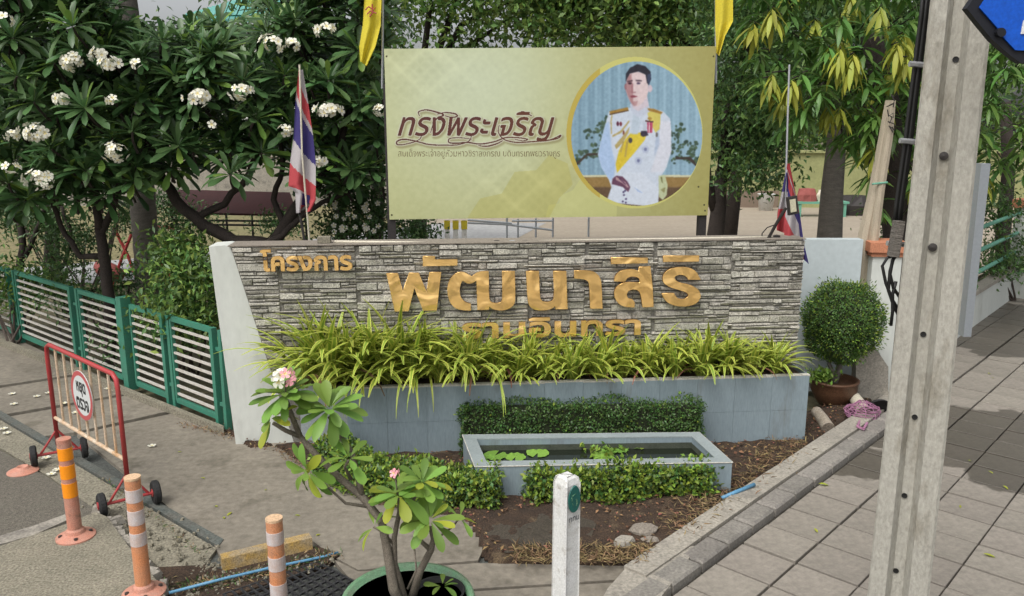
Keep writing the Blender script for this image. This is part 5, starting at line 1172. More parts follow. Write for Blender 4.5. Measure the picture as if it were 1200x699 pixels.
# ================================================================ FRANGIPANI TREES BEHIND THE FENCE
FL = []
for m_, nn_ in (('leaf_frangipani', 3), ('leaf_frangipani_young', 1)):
    for q in range(nn_):
        me = pleaf([(.18, .04), (.42, .085), (.68, .115), (.88, .10)], .3, (.08, .2, .35)[q]); me.materials.append(M[m_]); FL.append(me)
def fr_tree(label, loc, branches, region, nros, fl, seedY=(7.6, 9.4), fixed=(), groupname='frangipani trees behind the fence and wall', nfront=13, bark='bark_dark'):
    T = thing('frangipani_tree', label, 'frangipani tree', loc, groupname)
    for br, rr in branches:
        pts = [D(x, y, Y) if y < 1000 else None for x, y, Y in br]
        P2 = []; R2 = []
        for i in range(len(pts) - 1):
            for t in (0, .33, .66):
                P2.append(lerp(pts[i], pts[i + 1], t) + Vector((random.gauss(0, .008), random.gauss(0, .008), random.gauss(0, .008)))); R2.append(rr[0] + (rr[1] - rr[0]) * (i + t) / (len(pts) - 1))
        P2.append(pts[-1]); R2.append(rr[1]); MB().tube(P2, R2, 9).build('trunk' if rr[0] > .06 else 'branch', bark, T, smooth=True)
    ros = [(D(x, y, Y), True) for x, y, Y in fixed]
    rp_ = np.array(region, float); x0, y0_ = rp_.min(0); x1, y1 = rp_.max(0)
    while len(ros) < nros:
        x, y = random.uniform(x0, x1), random.uniform(y0_, y1)
        if winding([rp_], np.array([[x]]), np.array([[y]]))[0, 0]: ros.append((D(x, y, random.uniform(*seedY)), False))
    ros.sort(key=lambda r: r[0].y)
    P, X, Z, S, MI = [], [], [], [], []; stems = MB()
    for i, (c, fx_) in enumerate(ros):
        ax = Vector((random.gauss(0, .3), random.gauss(-.42, .22), random.uniform(.6, 1))).normalized(); L_ = random.uniform(.27, .34); nl = random.randint(21, 27)
        stems.tube([c - ax * .17 + Vector((0, .08, -.02)), c - ax * .08, c], [.014, .012, .012], 5)
        if i < nfront: rosette(T, c, ax, nl, L_, FL[:3], (-12, 70), .12, FL[3:])
        else:
            xx0 = ax.orthogonal().normalized(); yy0 = ax.cross(xx0)
            for k in range(nl):
                a = k * 2.399 + random.uniform(-.25, .25); t = k / nl; el = R(-12 + 82 * t + random.uniform(-8, 8)); d_ = (xx0 * math.cos(a) + yy0 * math.sin(a)) * math.cos(el) + ax * math.sin(el)
                P.append(tuple(c + d_ * .012)); X.append(tuple(d_)); Z.append(tuple(ax + Vector((0, 0, .6)))); S.append(L_ * random.uniform(.75, 1.1) * (1 - .3 * t)); MI.append(1 if random.random() < .1 else 0)
    stems.build('twigs', bark, T, kind='stuff')
    leaf_mass('foliage', ['leaf_frangipani', 'leaf_frangipani_young'], P, X, Z, S, shape=L_OBOV, parent=T, kind='stuff', mi=np.array(MI))
    for x, y, n_, sp_ in fl:
        c = D(x, y, 7.35); fc_ = MB(); 
        fo = bpy.data.objects.new('flower_cluster', None); COL.objects.link(fo); fo.location = c; fo.parent = T; fo.matrix_parent_inverse = Matrix.Translation(-Vector(T.location)); fo.empty_display_size = .05
        for _ in range(int(n_ * 1.7)):
            d_ = Vector((random.gauss(0, 1), random.gauss(-.5, .6), random.gauss(.2, .8))).normalized(); rel = Vector((d_.x * sp_ * 1.35, d_.y * sp_, d_.z * sp_ * .8)) * random.uniform(.4, 1.1)
            o = bpy.data.objects.new('flower', FM_W); COL.objects.link(o); o.parent = fo; o.matrix_basis = frame(rel, d_.orthogonal(), d_) @ Matrix.Scale(random.uniform(.032, .05), 4)
    return T
ya = 8.1
brA = [([(322, 420, ya), (320, 330, ya), (318, 285, ya)], (.09, .075)), ([(318, 288, ya), (275, 282, ya), (238, 264, ya), (205, 235, ya), (185, 200, ya + .1), (165, 160, ya)], (.075, .04)), ([(322, 286, ya), (345, 245, ya), (372, 215, ya), (395, 180, ya), (410, 130, ya)], (.065, .03)),
       ([(300, 290, ya - .1), (332, 276, ya - .1), (352, 255, ya), (378, 238, ya), (410, 225, ya)], (.035, .02)), ([(228, 258, ya), (262, 238, ya + .1), (292, 205, ya), (306, 170, ya), (310, 120, ya)], (.04, .022)), ([(335, 268, ya), (320, 232, ya + .1), (331, 195, ya), (325, 150, ya)], (.035, .02)), ([(372, 215, ya), (350, 190, ya), (345, 140, ya)], (.03, .02))]
flA = [(230, 115, 13, .1), (283, 107, 9, .08), (320, 52, 11, .09), (383, 131, 14, .1), (381, 35, 7, .06), (447, 130, 6, .05), (342, 53, 4, .05), (373, 190, 6, .06), (247, 147, 2, .03), (334, 153, 4, .05)]
fr_tree('low branching frangipani with white flowers behind the left part of the stone wall', G(322, 420), brA, [(205, 45), (230, 30), (300, 22), (325, -60), (450, -60), (450, 225), (410, 240), (370, 215), (300, 185), (250, 195), (205, 175)], 210, flA, fixed=[(385, 95, 7.5), (270, 205, 7.5), (235, 75, 7.6), (300, 140, 7.6), (412, 200, 7.7), (345, 35, 7.7), (420, 60, 7.7)])
yb_ = 8.4
brB = [([(130, 440, yb_), (128, 350, yb_), (122, 300, yb_), (117, 268, yb_)], (.065, .05)), ([(117, 268, yb_), (112, 230, yb_), (98, 190, yb_), (90, 130, yb_)], (.045, .025)), ([(119, 275, yb_), (135, 235, yb_), (150, 190, yb_), (165, 130, yb_)], (.04, .02)), ([(117, 300, yb_), (95, 300, yb_), (75, 275, yb_), (62, 240, yb_), (55, 190, yb_)], (.035, .02))]
flB = [(86, 73, 12, .09), (118, 64, 7, .07), (129, 76, 9, .08), (73, 116, 7, .06), (136, 178, 14, .1), (160, 75, 2, .03), (43, 157, 15, .11), (131, 118, 3, .04)]
fr_tree('frangipani with dense rosettes and a cluster of white flowers over the middle of the fence', G(130, 440), brB, [(55, -60), (150, -60), (165, 28), (215, 40), (225, 190), (190, 235), (150, 225), (120, 250), (70, 235)], 150, flB, fixed=[(85, 32, 7.4), (100, 128, 7.4), (155, 155, 7.5), (160, 65, 7.6), (205, 90, 7.6), (100, 200, 7.6), (190, 50, 7.7)])
yc_ = 10.4
brC = [([(28, 392, yc_), (18, 340, yc_), (28, 290, yc_), (20, 230, yc_), (10, 170, yc_)], (.06, .03)), ([(28, 300, yc_), (50, 255, yc_), (60, 200, yc_)], (.035, .02)), ([(76, 372, yc_), (70, 320, yc_), (85, 280, yc_), (72, 240, yc_)], (.03, .02))]
flC = [(47, 211, 13, .1), (14, 160, 5, .05), (13, 198, 5, .06), (5, 25, 5, .06)]
fr_tree('frangipani at the left edge of the view with a white flower cluster near the fence', G(30, 385), brC, [(-90, -60), (70, -60), (75, 200), (60, 240), (20, 255), (-90, 250)], 130, flC, fixed=[(20, 90, 7.5), (15, 45, 7.6), (40, 120, 7.5), (60, 175, 7.6), (10, 215, 7.7)])

# ================================================================ OTHER TREES AND SHRUBS
def crown_mass(name, blobs, n, sz, mats, parent, shape=L_SMALL, wid=1.0, droop=0.0, clump=26, **kw):
    """leaves gathered in clumps inside ellipsoids: (centre, radii)"""
    W_ = np.array([b[1][0] * b[1][1] * b[1][2] for b in blobs]) ** .67; W_ /= W_.sum(); nc = max(1, n // clump)
    bi = rng.choice(len(blobs), nc, p=W_); cen_ = np.array([tuple(blobs[b][0]) for b in bi]); rad_ = np.array([blobs[b][1] for b in bi]); d = rand_dirs(nc); r_ = rng.random(nc) ** .45
    C_ = cen_ + d * rad_ * r_[:, None]; ci = np.repeat(np.arange(nc), clump); m_ = len(ci)
    P = C_[ci] + rng.normal(size=(m_, 3)) * sz * np.array([2.0, 1.6, 1.2]) * rng.uniform(.5, 1.3, nc)[ci][:, None]
    X = rand_dirs(m_, -droop); Z = rand_dirs(m_, 1.2)
    return leaf_mass(name, mats, P, X, Z, rng.uniform(.7, 1.3, m_) * sz, shape=shape, wid=wid, parent=parent, **kw)
# royal palm
yp = 10.6; pal = thing('palm_tree', 'tall straight grey palm trunk rising through the frangipani crowns', 'palm tree', D(173, 365, yp)); pal.location.z = 0
pz = D(143, -10, yp); p0 = D(173, 365, yp)
tp_ = [Vector((p0.x, yp, 0)), D(172, 300, yp), D(166, 220, yp), D(155, 110, yp), D(145, 0, yp), Vector((pz.x, yp, 6.2))]
PP = []; RR = []
for i in range(len(tp_) - 1):
    for k in range(8): PP.append(lerp(tp_[i], tp_[i + 1], k / 8)); RR.append(.155 + (.008 if k % 2 else 0))
PP.append(tp_[-1]); RR.append(.12)
MB().tube(PP, RR, 14).build('trunk', 'bark_grey', pal, smooth=True)
for i in range(13):
    a = i * 2.4; o0 = tp_[-1]; mb = MB(); L_ = 2.6
    rr_pts = []; el = random.uniform(-.25, .5)
    for k in range(11): t = k / 10; rr_pts.append(o0 + Vector((math.cos(a) * L_ * t, math.sin(a) * L_ * t, L_ * (el * t - .75 * t * t))))
    mb.tube(rr_pts, [.03 * (1 - .08 * k) for k in range(11)], 5)
    for k in range(1, 40):
        t = k / 40; j = min(9, int(t * 10)); p = lerp(rr_pts[j], rr_pts[j + 1], t * 10 - j); dd = (rr_pts[j + 1] - rr_pts[j]).normalized(); sd = dd.cross(Vector((0, 0, 1))).normalized()
        for s_ in (-1, 1):
            q = p + (sd * s_ * .5 + dd * .3 + Vector((0, 0, -.35))) * random.uniform(.7, 1); mb.add([p, p + dd * .035, q], [(0, 1, 2)])
    mb.build('frond', 'leaf_frangipani', pal)
def tree(name, label, group, base, trunk, r0, blobs, n, sz, mats, bark='bark', shape=L_SMALL, wid=1, droop=0, limbs=True, clump=26):
    T = thing(name, label, 'tree', base, group)
    MB().tube(trunk, [r0 * (1 - .45 * i / (len(trunk) - 1)) for i in range(len(trunk))], 12).build('trunk', bark, T, smooth=True)
    if limbs:
        for c, r_ in blobs:
            s_ = trunk[-1]; m_ = (s_ + Vector(c)) / 2 + Vector((random.gauss(0, .2), 0, random.gauss(0, .2))); MB().tube([trunk[-2] * .3 + s_ * .7, m_, Vector(c)], [r0 * .45, r0 * .3, r0 * .1], 7).build('limb', bark, T, smooth=True)
    crown_mass('crown', blobs, n, sz, mats, T, shape, wid, droop, clump); return T
TG = 'trees beyond the sign wall'
# tree right of the banner: forked dark trunk
y5 = 11.2; f5 = [Vector((D(838, 330, y5).x, y5, 0)), D(838, 280, y5), D(843, 235, y5), D(845, 200, y5)]
T5 = tree('shade_tree', 'shade tree with a forked dark trunk just right of the billboard', TG, Vector((f5[0].x, y5, 0)), f5, .14,
          [(D(880, 60, 11), (.9, 1, 1.1)), (D(862, 150, 11), (.45, .8, .55)), (D(885, 195, 10.8), (.45, .6, .4)), (D(900, -20, 11), (1.2, 1, .8)), (D(905, 130, 11), (.5, .8, .8))], 15000, .085, ['leaf_tree', 'leaf_frangipani'], 'bark_dark', wid=.8, droop=.5)
MB().tube([D(840, 250, y5), D(829, 215, y5), D(826, 170, y5)], [.08, .07, .05], 9).build('limb', 'bark_dark', T5, smooth=True)
MB().tube([D(845, 225, y5), D(853, 190, y5), D(866, 150, y5)], [.07, .06, .04], 9).build('limb', 'bark_dark', T5, smooth=True)
# mass above the banner
def tb(x, y, Y, rx, rz, ry=1.2): return (D(x, y, Y), (rx, ry, rz))
for lb, x, Y, bl, n, ms in (('leafy tree filling the view above the left half of the billboard', 488, 14.5, [tb(520, -10, 14, 1.3, .9), tb(600, 20, 14.5, 1.3, .75), tb(560, -70, 14, 1.8, 1.0), tb(640, -20, 14.5, 1.2, .9)], 7500, ['leaf_tree', 'leaf_tree_light']),
                            ('leafy tree behind the right half of the billboard above the portrait', 852, 15.5, [tb(700, 15, 15, 1.2, .9), tb(780, 30, 15.5, 1.3, 1.0), tb(740, -60, 15, 2.0, 1.2), tb(820, -10, 15, 1.2, 1.0), tb(680, -50, 15, 1.2, 1)], 16000, ['leaf_tree', 'leaf_tree_light']),
                            ('dark tree between the frangipani and the billboard edge', 440, 16.5, [tb(400, -40, 16, 1.8, 1.2), tb(450, 60, 16.5, .9, 1.3), tb(330, -60, 16, 2, 1.0)], 7000, ['leaf_tree', 'leaf_frangipani'])):
    b0 = D(x, 285, Y); tree('shade_tree', lb, TG, Vector((b0.x, Y, 0)), [Vector((b0.x, Y, 0)), Vector((b0.x + .1, Y, 1.5)), D(x, 90, Y)], .16, bl, n, .13, ms, 'bark_dark', wid=.95)
tree('shade_tree', 'dark shade tree standing behind the frangipani at the upper left', TG, G(60, 335), [G(60, 335), D(62, 250, 12.8), D(70, 150, 12.8)], .13, [tb(30, 60, 12.5, 1.6, 1.5), tb(110, 120, 12.8, 1.3, 1.0), tb(20, 160, 12.6, 1.1, .8), tb(170, 90, 12.8, 1.0, .9)], 13000, .11, ['leaf_tree', 'leaf_frangipani'], 'bark_dark', wid=.9)
tree('shade_tree', 'dark shade tree standing behind the frangipani near the left flag', TG, G(400, 330), [G(400, 330), D(400, 250, 13.2), D(395, 150, 13.2)], .13, [tb(300, 110, 13, 1.4, 1.0), tb(390, 90, 13.2, 1.2, 1.4), tb(250, 80, 13, 1.0, .8), tb(420, 170, 13.2, .7, .8)], 13000, .11, ['leaf_tree', 'leaf_frangipani'], 'bark_dark', wid=.9)
# thick trunk, mango tree
y6 = 12.6; b6 = D(973, 285, y6)
tree('shade_tree', 'tree with a thick grey trunk standing on the court behind the right hand flag', TG, Vector((b6.x, y6, 0)), [Vector((b6.x - .03, y6, 0)), D(972, 280, y6), D(975, 225, y6), D(980, 170, y6), D(984, 100, y6)], .215,
     [tb(985, 40, 12.6, 1.6, 1.3), tb(1060, 0, 12.4, 1.5, 1.4), tb(930, -10, 12.8, 1.4, 1.0), tb(1010, 120, 13, 1.0, .7), tb(1080, 120, 13, .9, 1.1)], 17000, .12, ['leaf_tree', 'leaf_frangipani'], 'bark_grey', wid=.9)
MG = []
for m_ in ('leaf_mango', 'leaf_mango', 'leaf_mango_young'):
    me = pleaf([(.2, .07), (.45, .095), (.75, .075)], .3, .32); me.materials.append(M[m_]); MG.append(me)
def mango(label, trunk, r0, region, nw, fixed, Yr, nfront, young=.12):
    T = thing('mango_tree', label, 'mango tree', Vector((trunk[0].x, trunk[0].y, 0)), 'mango trees by the boundary wall')
    MB().tube(trunk, [r0 * (1 - .4 * i / (len(trunk) - 1)) for i in range(len(trunk))], 12).build('trunk', 'bark_dark', T, smooth=True)
    rp_ = np.array(region, float); x0, y0_ = rp_.min(0); x1, y1 = rp_.max(0); ws = [(D(x, y, Y), yg) for x, y, Y, yg in fixed]
    while len(ws) < nw:
        x, y = random.uniform(x0, x1), random.uniform(y0_, y1)
        if winding([rp_], np.array([[x]]), np.array([[y]]))[0, 0]: ws.append((D(x, y, random.uniform(*Yr)), random.random() < young))
    ws.sort(key=lambda w_: w_[0].y); P, X, Z, S, MI = [], [], [], [], []; tw = MB()
    for i, (c, yg) in enumerate(ws):
        nl = random.randint(10, 15); s = trunk[-1]; q = lerp(c, s, .12); tw.tube([c, q + Vector((0, .1, -.03))], [.006, .01], 5)
        for k in range(nl):
            a = k * 2.399; d_ = Vector((math.cos(a), math.sin(a), random.uniform(-1.0, .25) - (.7 if yg else 0))).normalized(); L_ = random.uniform(.2, .29); pz_ = c + Vector((0, 0, -.01 * k))
            if i < nfront: place('', MG[2] if yg else MG[0], frame(pz_, d_, Vector((0, 0, 1))) @ Matrix.Scale(L_, 4), T, 'leaf')
            else: P.append(tuple(pz_)); X.append(tuple(d_)); Z.append((random.gauss(0, .2), random.gauss(0, .2), 1)); S.append(L_); MI.append(1 if yg else 0)
    tw.build('twigs', 'bark_dark', T, kind='stuff'); leaf_mass('foliage', ['leaf_mango', 'leaf_mango_young'], P, X, Z, S, shape=L_MANGO, wid=1.1, parent=T, kind='stuff', mi=np.array(MI))
ym = 8.8
mango('mango tree with bright drooping leaves and pale new growth left of the utility pole', [Vector((D(1062, 300, ym).x, ym, 0)), D(1052, 280, ym), D(1048, 220, ym), D(1040, 120, ym), D(1020, 40, ym)], .17,
      [(868, -60), (1100, -60), (1100, 250), (1070, 240), (1045, 225), (1020, 215), (985, 175), (950, 140), (905, 150), (880, 70)], 190, [(928, 92, 7.9, 1), (905, 85, 8, 1), (940, 85, 8, 0), (962, 100, 7.9, 0), (985, 55, 7.8, 1), (1000, 62, 7.8, 1), (1052, 50, 7.9, 1), (1045, 30, 8, 0), (905, 8, 8, 1), (945, 118, 8, 0), (1022, 200, 8.1, 0), (1015, 150, 8.1, 0), (1030, 235, 8.2, 0)], (8.0, 9.6), 22)
mango('mango tree with dark leaves filling the gap right of the utility pole', [Vector((D(1178, 330, 13.6).x, 13.6, 0)), D(1175, 280, 13.6), D(1182, 200, 13.6), D(1178, 120, 13.6)], .14, [(1110, -40), (1290, -40), (1290, 190), (1240, 215), (1180, 225), (1130, 190)], 110, [(1190, 80, 9, 0), (1180, 75, 9, 0), (1160, 120, 9.2, 0)], (9.2, 11.5), 14, .04)
# shrubs
def shrub(name, label, foot, blobs, n, sz, mats, group=None, wid=1.0, shape=L_SMALL, stems=6):
    S_ = thing(name, label, 'shrub', foot, group); mb = MB()
    for _ in range(stems):
        c, r_ = random.choice(blobs); mb.tube([foot + Vector((random.gauss(0, .05), random.gauss(0, .05), 0)), lerp(foot, Vector(c), .5) + Vector((random.gauss(0, .05), 0, 0)), Vector(c)], [.016, .012, .006], 6)
    mb.build('stems', 'bark', S_); crown_mass('foliage', blobs, n, sz, mats, S_, shape, wid, clump=12); return S_
gS = 'shrubs behind the fence and wall'
shrub('leafy_shrub', 'lush green shrub growing between the fence and the white end of the sign wall', G(222, 440), [(D(222, 340, 7.6), (.32, .3, .38)), (D(210, 300, 7.8), (.22, .2, .22)), (D(232, 375, 7.5), (.25, .2, .25)), (D(200, 370, 7.9), (.28, .2, .25))], 5200, .075, ['leaf_shrub', 'leaf_tree_light'], gS, .75)
S2 = shrub('leafy_shrub', 'dark small leaved shrub behind the wall below the left edge of the billboard', G(440, 380), [(D(440, 262, 8.6), (.6, .3, .22)), (D(400, 268, 8.6), (.3, .3, .16)), (D(490, 272, 8.5), (.25, .3, .14)), (D(430, 235, 8.8), (.3, .3, .25)), (D(400, 215, 9), (.3, .3, .4))], 6500, .05, ['leaf_shrub', 'leaf_frangipani'], gS, .9)
for q in range(26): place('', FM_W, frame(D(random.uniform(390, 445), random.uniform(235, 275), 8.3), Vector((1, 0, random.gauss(0, 1))), Vector((0, -1, .3))) @ Matrix.Scale(.03, 4), S2, 'flower')
shrub('leafy_shrub', 'low shrub behind the left end of the fence', G(20, 405), [(D(15, 340, 9.8), (.5, .3, .25)), (D(-30, 320, 10), (.5, .3, .35)), (D(60, 330, 9.9), (.3, .3, .2))], 3000, .08, ['leaf_shrub', 'leaf_tree_light'], gS, .7)
shrub('leafy_shrub', 'thin leafed shrub behind the middle of the fence by the palm', G(150, 440), [(D(150, 330, 9.2), (.25, .3, .2)), (D(70, 300, 9.4), (.2, .2, .45)), (D(100, 350, 8.9), (.6, .2, .16)), (D(180, 400, 8.2), (.6, .2, .2))], 2600, .065, ['leaf_shrub', 'leaf_frangipani'], gS, .6)
shrub('leafy_shrub', 'dark shrub behind the rails at the right edge of the view', G(1185, 352), [(D(1170, 250, 11.8), (.35, .3, .5)), (D(1190, 300, 12), (.4, .3, .35)), (D(1160, 310, 11.5), (.3, .3, .3))], 2600, .07, ['leaf_tree', 'leaf_frangipani'], gS, .8)
shrub('leafy_shrub', 'dark shrub filling the gap between the gate pillar and the utility pole', G(1075, 400), [(D(1060, 270, 9.5), (.25, .3, .5)), (D(1085, 330, 9.6), (.3, .3, .4))], 2200, .07, ['leaf_tree', 'leaf_frangipani'], gS, .8)
shrub('leafy_shrub', 'loose twiggy shrub between the frangipani trunks behind the fence', G(90, 400), [(D(60, 262, 10.6), (.55, .3, .35)), (D(100, 285, 10.4), (.4, .3, .3)), (D(20, 250, 10.8), (.5, .3, .45)), (D(140, 250, 11), (.35, .3, .3))], 4200, .07, ['leaf_shrub', 'leaf_frangipani'], gS, .7, stems=16)
shrub('leafy_shrub', 'low dark shrub on the lawn below the red canopy', G(260, 345), [(D(215, 262, 12), (.5, .3, .25)), (D(330, 262, 12.4), (.35, .3, .22)), (D(190, 235, 12), (.3, .3, .3))], 2600, .07, ['leaf_shrub', 'leaf_frangipani'], gS, .7, stems=10)
# far wood and boundary wall
bwll = thing('far_boundary_wall', 'long yellow-green boundary wall at the back of the court', 'wall', (9, 26, 0))
MB().prism([Vector((4.0, 26.5, 0)), Vector((60, 24, 0)), Vector((60, 24, 1.75)), Vector((4.0, 26.5, 1.75))], (0, .2, 0)).build('wall', 'yellow_wall', bwll)
MB().prism([Vector((4.0, 26.44, 0)), Vector((8.6, 26.23, 0)), Vector((8.6, 26.23, .55)), Vector((4.0, 26.44, .55))], (0, .05, 0)).build('dado', 'brown_dado', bwll)
MB().prism([Vector((4.0, 26.4, 1.75)), Vector((60, 23.9, 1.75)), Vector((60, 23.9, 1.83)), Vector((4.0, 26.4, 1.83))], (0, .4, 0)).build('coping', 'yellow_wall', bwll)
setprop(crown_mass('far_wood', [((x, 34 + random.uniform(-2, 2), random.uniform(1.0, 3.2)), (3.2, 2, 2.2)) for x in range(-22, 44, 4)], 26000, .34, ['leaf_tree', 'leaf_tree_light'], None, wid=1, clump=14), 'distant line of trees along the horizon behind the court', 'wood', kind='stuff')
setprop(crown_mass('wood_over_wall', [((x, 28.5 + random.uniform(-.5, .5), random.uniform(3.4, 6.6)), (2.6, 1.2, 2.2)) for x in np.arange(3, 42, 2.5)], 26000, .24, ['leaf_tree', 'leaf_frangipani'], None, wid=1, clump=14), 'dark mass of trees rising over the yellow-green boundary wall', 'wood', kind='stuff')

# ================================================================ FAR BUILDINGS AND CLUTTER
hs_ = thing('house', 'white house with a teal tiled roof seen through the frangipani crowns', 'house', (-9, 32, 0))
hx0, hx1 = D(222, 30, 30).x, D(352, 30, 30).x; ez, rz_ = D(250, 27, 30).z, D(250, 6, 34).z
MB().box(((hx0 + hx1) / 2, 34, ez / 2), (hx1 - hx0 - .6, 7, ez)).build('wall', 'house_white', hs_)
MB().prism([Vector((hx0, 29.8, ez)), Vector((hx1, 29.8, ez)), Vector((hx1 - .7, 34, rz_)), Vector((hx0 + .7, 34, rz_))], (0, .15, .2)).build('roof', 'roof_teal', hs_)
for i in range(14): t = i / 14; MB().tube([Vector((hx0 + .7 * t, 29.75 + 4.2 * t, ez + (rz_ - ez) * t + .24)), Vector((hx1 - .7 * t, 29.75 + 4.2 * t, ez + (rz_ - ez) * t + .24))], .05, 5).build('tile_course', 'roof_teal', hs_)
for x in (hx0 + 1.2, (hx0 + hx1) / 2, hx1 - 1.2):
    for z_ in (1.5, 4.4):
        f_ = MB().box((x, 30.47, z_), (1.3, .1, 1.3)).build('window', 'alu', hs_); MB().box((x, 30.42, z_), (1.1, .05, 1.1)).build('pane', 'house_window', f_)
wl2 = thing('garden_wall', 'long white garden wall glimpsed behind the frangipani trunks', 'wall', (-8, 27, 0))
MB().box((-10.5, 27, .8), (17, .2, 1.6)).build('wall', 'concrete_light', wl2); MB().box((-10.5, 27, 1.65), (17.2, .3, .1)).build('coping', 'concrete_light', wl2)
# dark red table-like canopy on a steel frame
cz = thing('low_canopy', 'low dark red sheet roof on a thin steel frame behind the frangipani', 'canopy', D(285, 290, 14.2)); cz.location.z = 0
A0, A1 = D(196, 222, 14.6), D(352, 226, 14.6); B0, B1 = D(200, 249, 14.2), D(362, 252, 14.2)
MB().prism([A0, lerp(A0, A1, .92), lerp(B0, B1, .92), B0], (0, .05, -.04)).build('roof_sheet', 'dark_red', cz)
for y in (258, 263): MB().tube([D(200, y, 14.2), D(360, y + 2, 14.2)], .02, 6).build('rail', 'steel_dark', cz)
for x in (206, 234, 265, 295, 328, 358): a = D(x, 252, 14.2); MB().tube([a, Vector((a.x, a.y, 0))], .022, 6).build('post', 'steel_dark', cz)
# red hammock-like cylinder on a red A frame
sw_ = thing('exercise_frame', 'red steel A frame with a slung red padded roll on the lawn', 'exercise frame', G(125, 340))
yq = 12.4
for pts in ([(158, 265), (143, 302), (128, 345)], [(134, 268), (150, 300), (165, 340)], [(160, 262), (205, 268)], [(175, 290), (190, 310), (205, 330)]): MB().tube([D(x, y, yq) for x, y in pts], .025, 8).build('strut', 'red_paint', sw_)
MB().tube([D(112, 311, yq), D(118, 313, yq), D(130, 319, yq), D(142, 325, yq), D(144, 326, yq)], [.06, .125, .135, .11, .05], 14).build('padded_roll', 'cloth_red', sw_, smooth=True)
MB().tube([D(131, 270, yq), D(129, 318, yq)], .008, 5).build('hanger', 'steel_dark', sw_)
# railing + barricades on the court under the banner
rl = thing('court_railing', 'thin grey tube railing on the court seen under the billboard', 'railing', G(620, 275))
yr = 17.5
for pts in ([(548, 261.5), (590, 263), (648, 270)], [(600, 259), (648, 259)], [(548, 258), (600, 262)]): MB().tube([D(x, y, yr) for x, y in pts], .025, 6).build('rail', 'steel_grey', rl)
for x, y0_, y1 in ((594, 255, 272), (607, 257, 282), (628, 256, 272), (648, 256, 278), (690, 255, 278)): MB().tube([D(x, y0_, yr), Vector((D(x, y0_, yr).x, yr, 0))], .022, 6).build('post', 'steel_grey', rl)
for i, x in enumerate((524, 534, 544)):
    p = D(x, 270, 15.5); q = thing('barricade', 'white and yellow plastic barrier post, %s of three under the billboard' % ('leftmost', 'middle', 'rightmost')[i], 'barrier post', (p.x, 15.5, 0), 'small barrier posts under the billboard')
    MB().box((p.x, 15.5, .42), (.10, .10, .80), .2, top=.8).build('body', 'white_paint', q); MB().box((p.x, 15.5, .1), (.16, .16, .2), .2).build('foot', 'flag_yellow', q); MB().box((p.x, 15.5, .74), (.105, .105, .16), .2).build('band', 'flag_yellow', q)
bk = G(897, 247); setprop(MB().lathe([(0, 0), (.2, 0), (.26, .5), (.28, .52), (.25, .52), (0, .46)], bk, 18).build('bucket', 'white_paint', smooth=True), 'white bucket by the foot of the far yellow-green wall', 'bucket')
bn = G(960, 254); bn_ = thing('garden_bench', 'cluttered low green bench in front of the far wall', 'bench', bn)
MB().box(bn + Vector((0, 0, .42)), (1.5, .5, .06)).build('seat', 'rail_green', bn_)
for s_ in (-.65, .65): MB().box(bn + Vector((s_, 0, .2)), (.07, .45, .4)).build('leg', 'rail_green', bn_)
rock('sack', bn + Vector((-.4, 0, .45)), (.3, .2, .38), 'cloth_red', 'dark red sack on the cluttered green bench', 'sack'); rock('sack', bn + Vector((.2, 0, .45)), (.35, .2, .34), 'pvc', 'pale sack at the centre of the cluttered green bench', 'sack')
rock('tarpaulin_heap', G(1000, 252), (.55, .4, .6), 'steel_dark', 'dark tarpaulin heap beside the bench near the far wall', 'heap')
# leaning pale wooden pole with wire
wp_ = thing('wooden_prop', 'pale split wooden pole leaning behind the white boundary wall with wire round its head', 'wooden pole', D(1015, 290, 7.95)); wp_.location.z = 0
MB().tube([D(1006, 345, 7.95), D(1012, 282, 7.95), D(1024, 225, 7.95), D(1036, 165, 7.95), D(1043, 118, 7.95)], [.07, .065, .055, .06, .045], 8).build('stake', 'wood_pale', wp_)
MB().tube([D(1022, 345, 7.9), D(1024, 282, 7.9), D(1031, 225, 7.9), D(1041, 160, 7.9), D(1046, 118, 7.9)], [.05, .045, .045, .045, .03], 8).build('stake', 'wood_pale', wp_)
wm = MB()
for q in range(5): wm.tube([D(1043 + random.uniform(-4, 6), 115 + q * 9 + random.uniform(-5, 5), 7.83) for _ in range(5)], .006, 4)
wm.build('wire', 'steel_dark', wp_); MB().tube([D(1022, 216, 7.86), D(1040, 214, 7.86)], .01, 6).build('wire_tie', 'rail_green', wp_)

# ================================================================ FLAGS
def flag(T, left, right, Y, stripes, n=110, m_=26, fold=.035, ph=0):
    """cloth between two edge curves given in photo coordinates, folded in depth; stripes(u, v) gives the colour"""
    mb = MB(); li = lambda C, t: (np.interp(t, np.linspace(0, 1, len(C)), [c[0] for c in C]), np.interp(t, np.linspace(0, 1, len(C)), [c[1] for c in C]))
    for i in range(n + 1):
        v = i / n; a, b_ = li(left, v), li(right, v)
        for j in range(m_ + 1):
            u = j / m_; x, y = a[0] * (1 - u) + b_[0] * u, a[1] * (1 - u) + b_[1] * u; mb.v.append(tuple(D(x, y, Y + fold * math.sin(u * 9 + v * 3 + ph) * (.3 + v))))
    for i in range(n):
        for j in range(m_): a = i * (m_ + 1) + j; mb.f.append((a, a + 1, a + m_ + 2, a + m_ + 1)); mb.mi.append(stripes((j + .5) / m_, (i + .5) / n))
    return mb.build('cloth', ['flag_red', 'flag_white', 'flag_blue', 'flag_yellow'], T, smooth=True)
def seq(bounds): return lambda u, v, k=0: next((c for b_, c in bounds if v + k * (u - .5) < b_), bounds[-1][1])
yf = 7.05
TFl = thing('national_flag', 'red white and blue striped flag hanging folded over the left part of the stone wall', 'flag', onwall(362, 286, WD + .12), 'national flags on the wall')
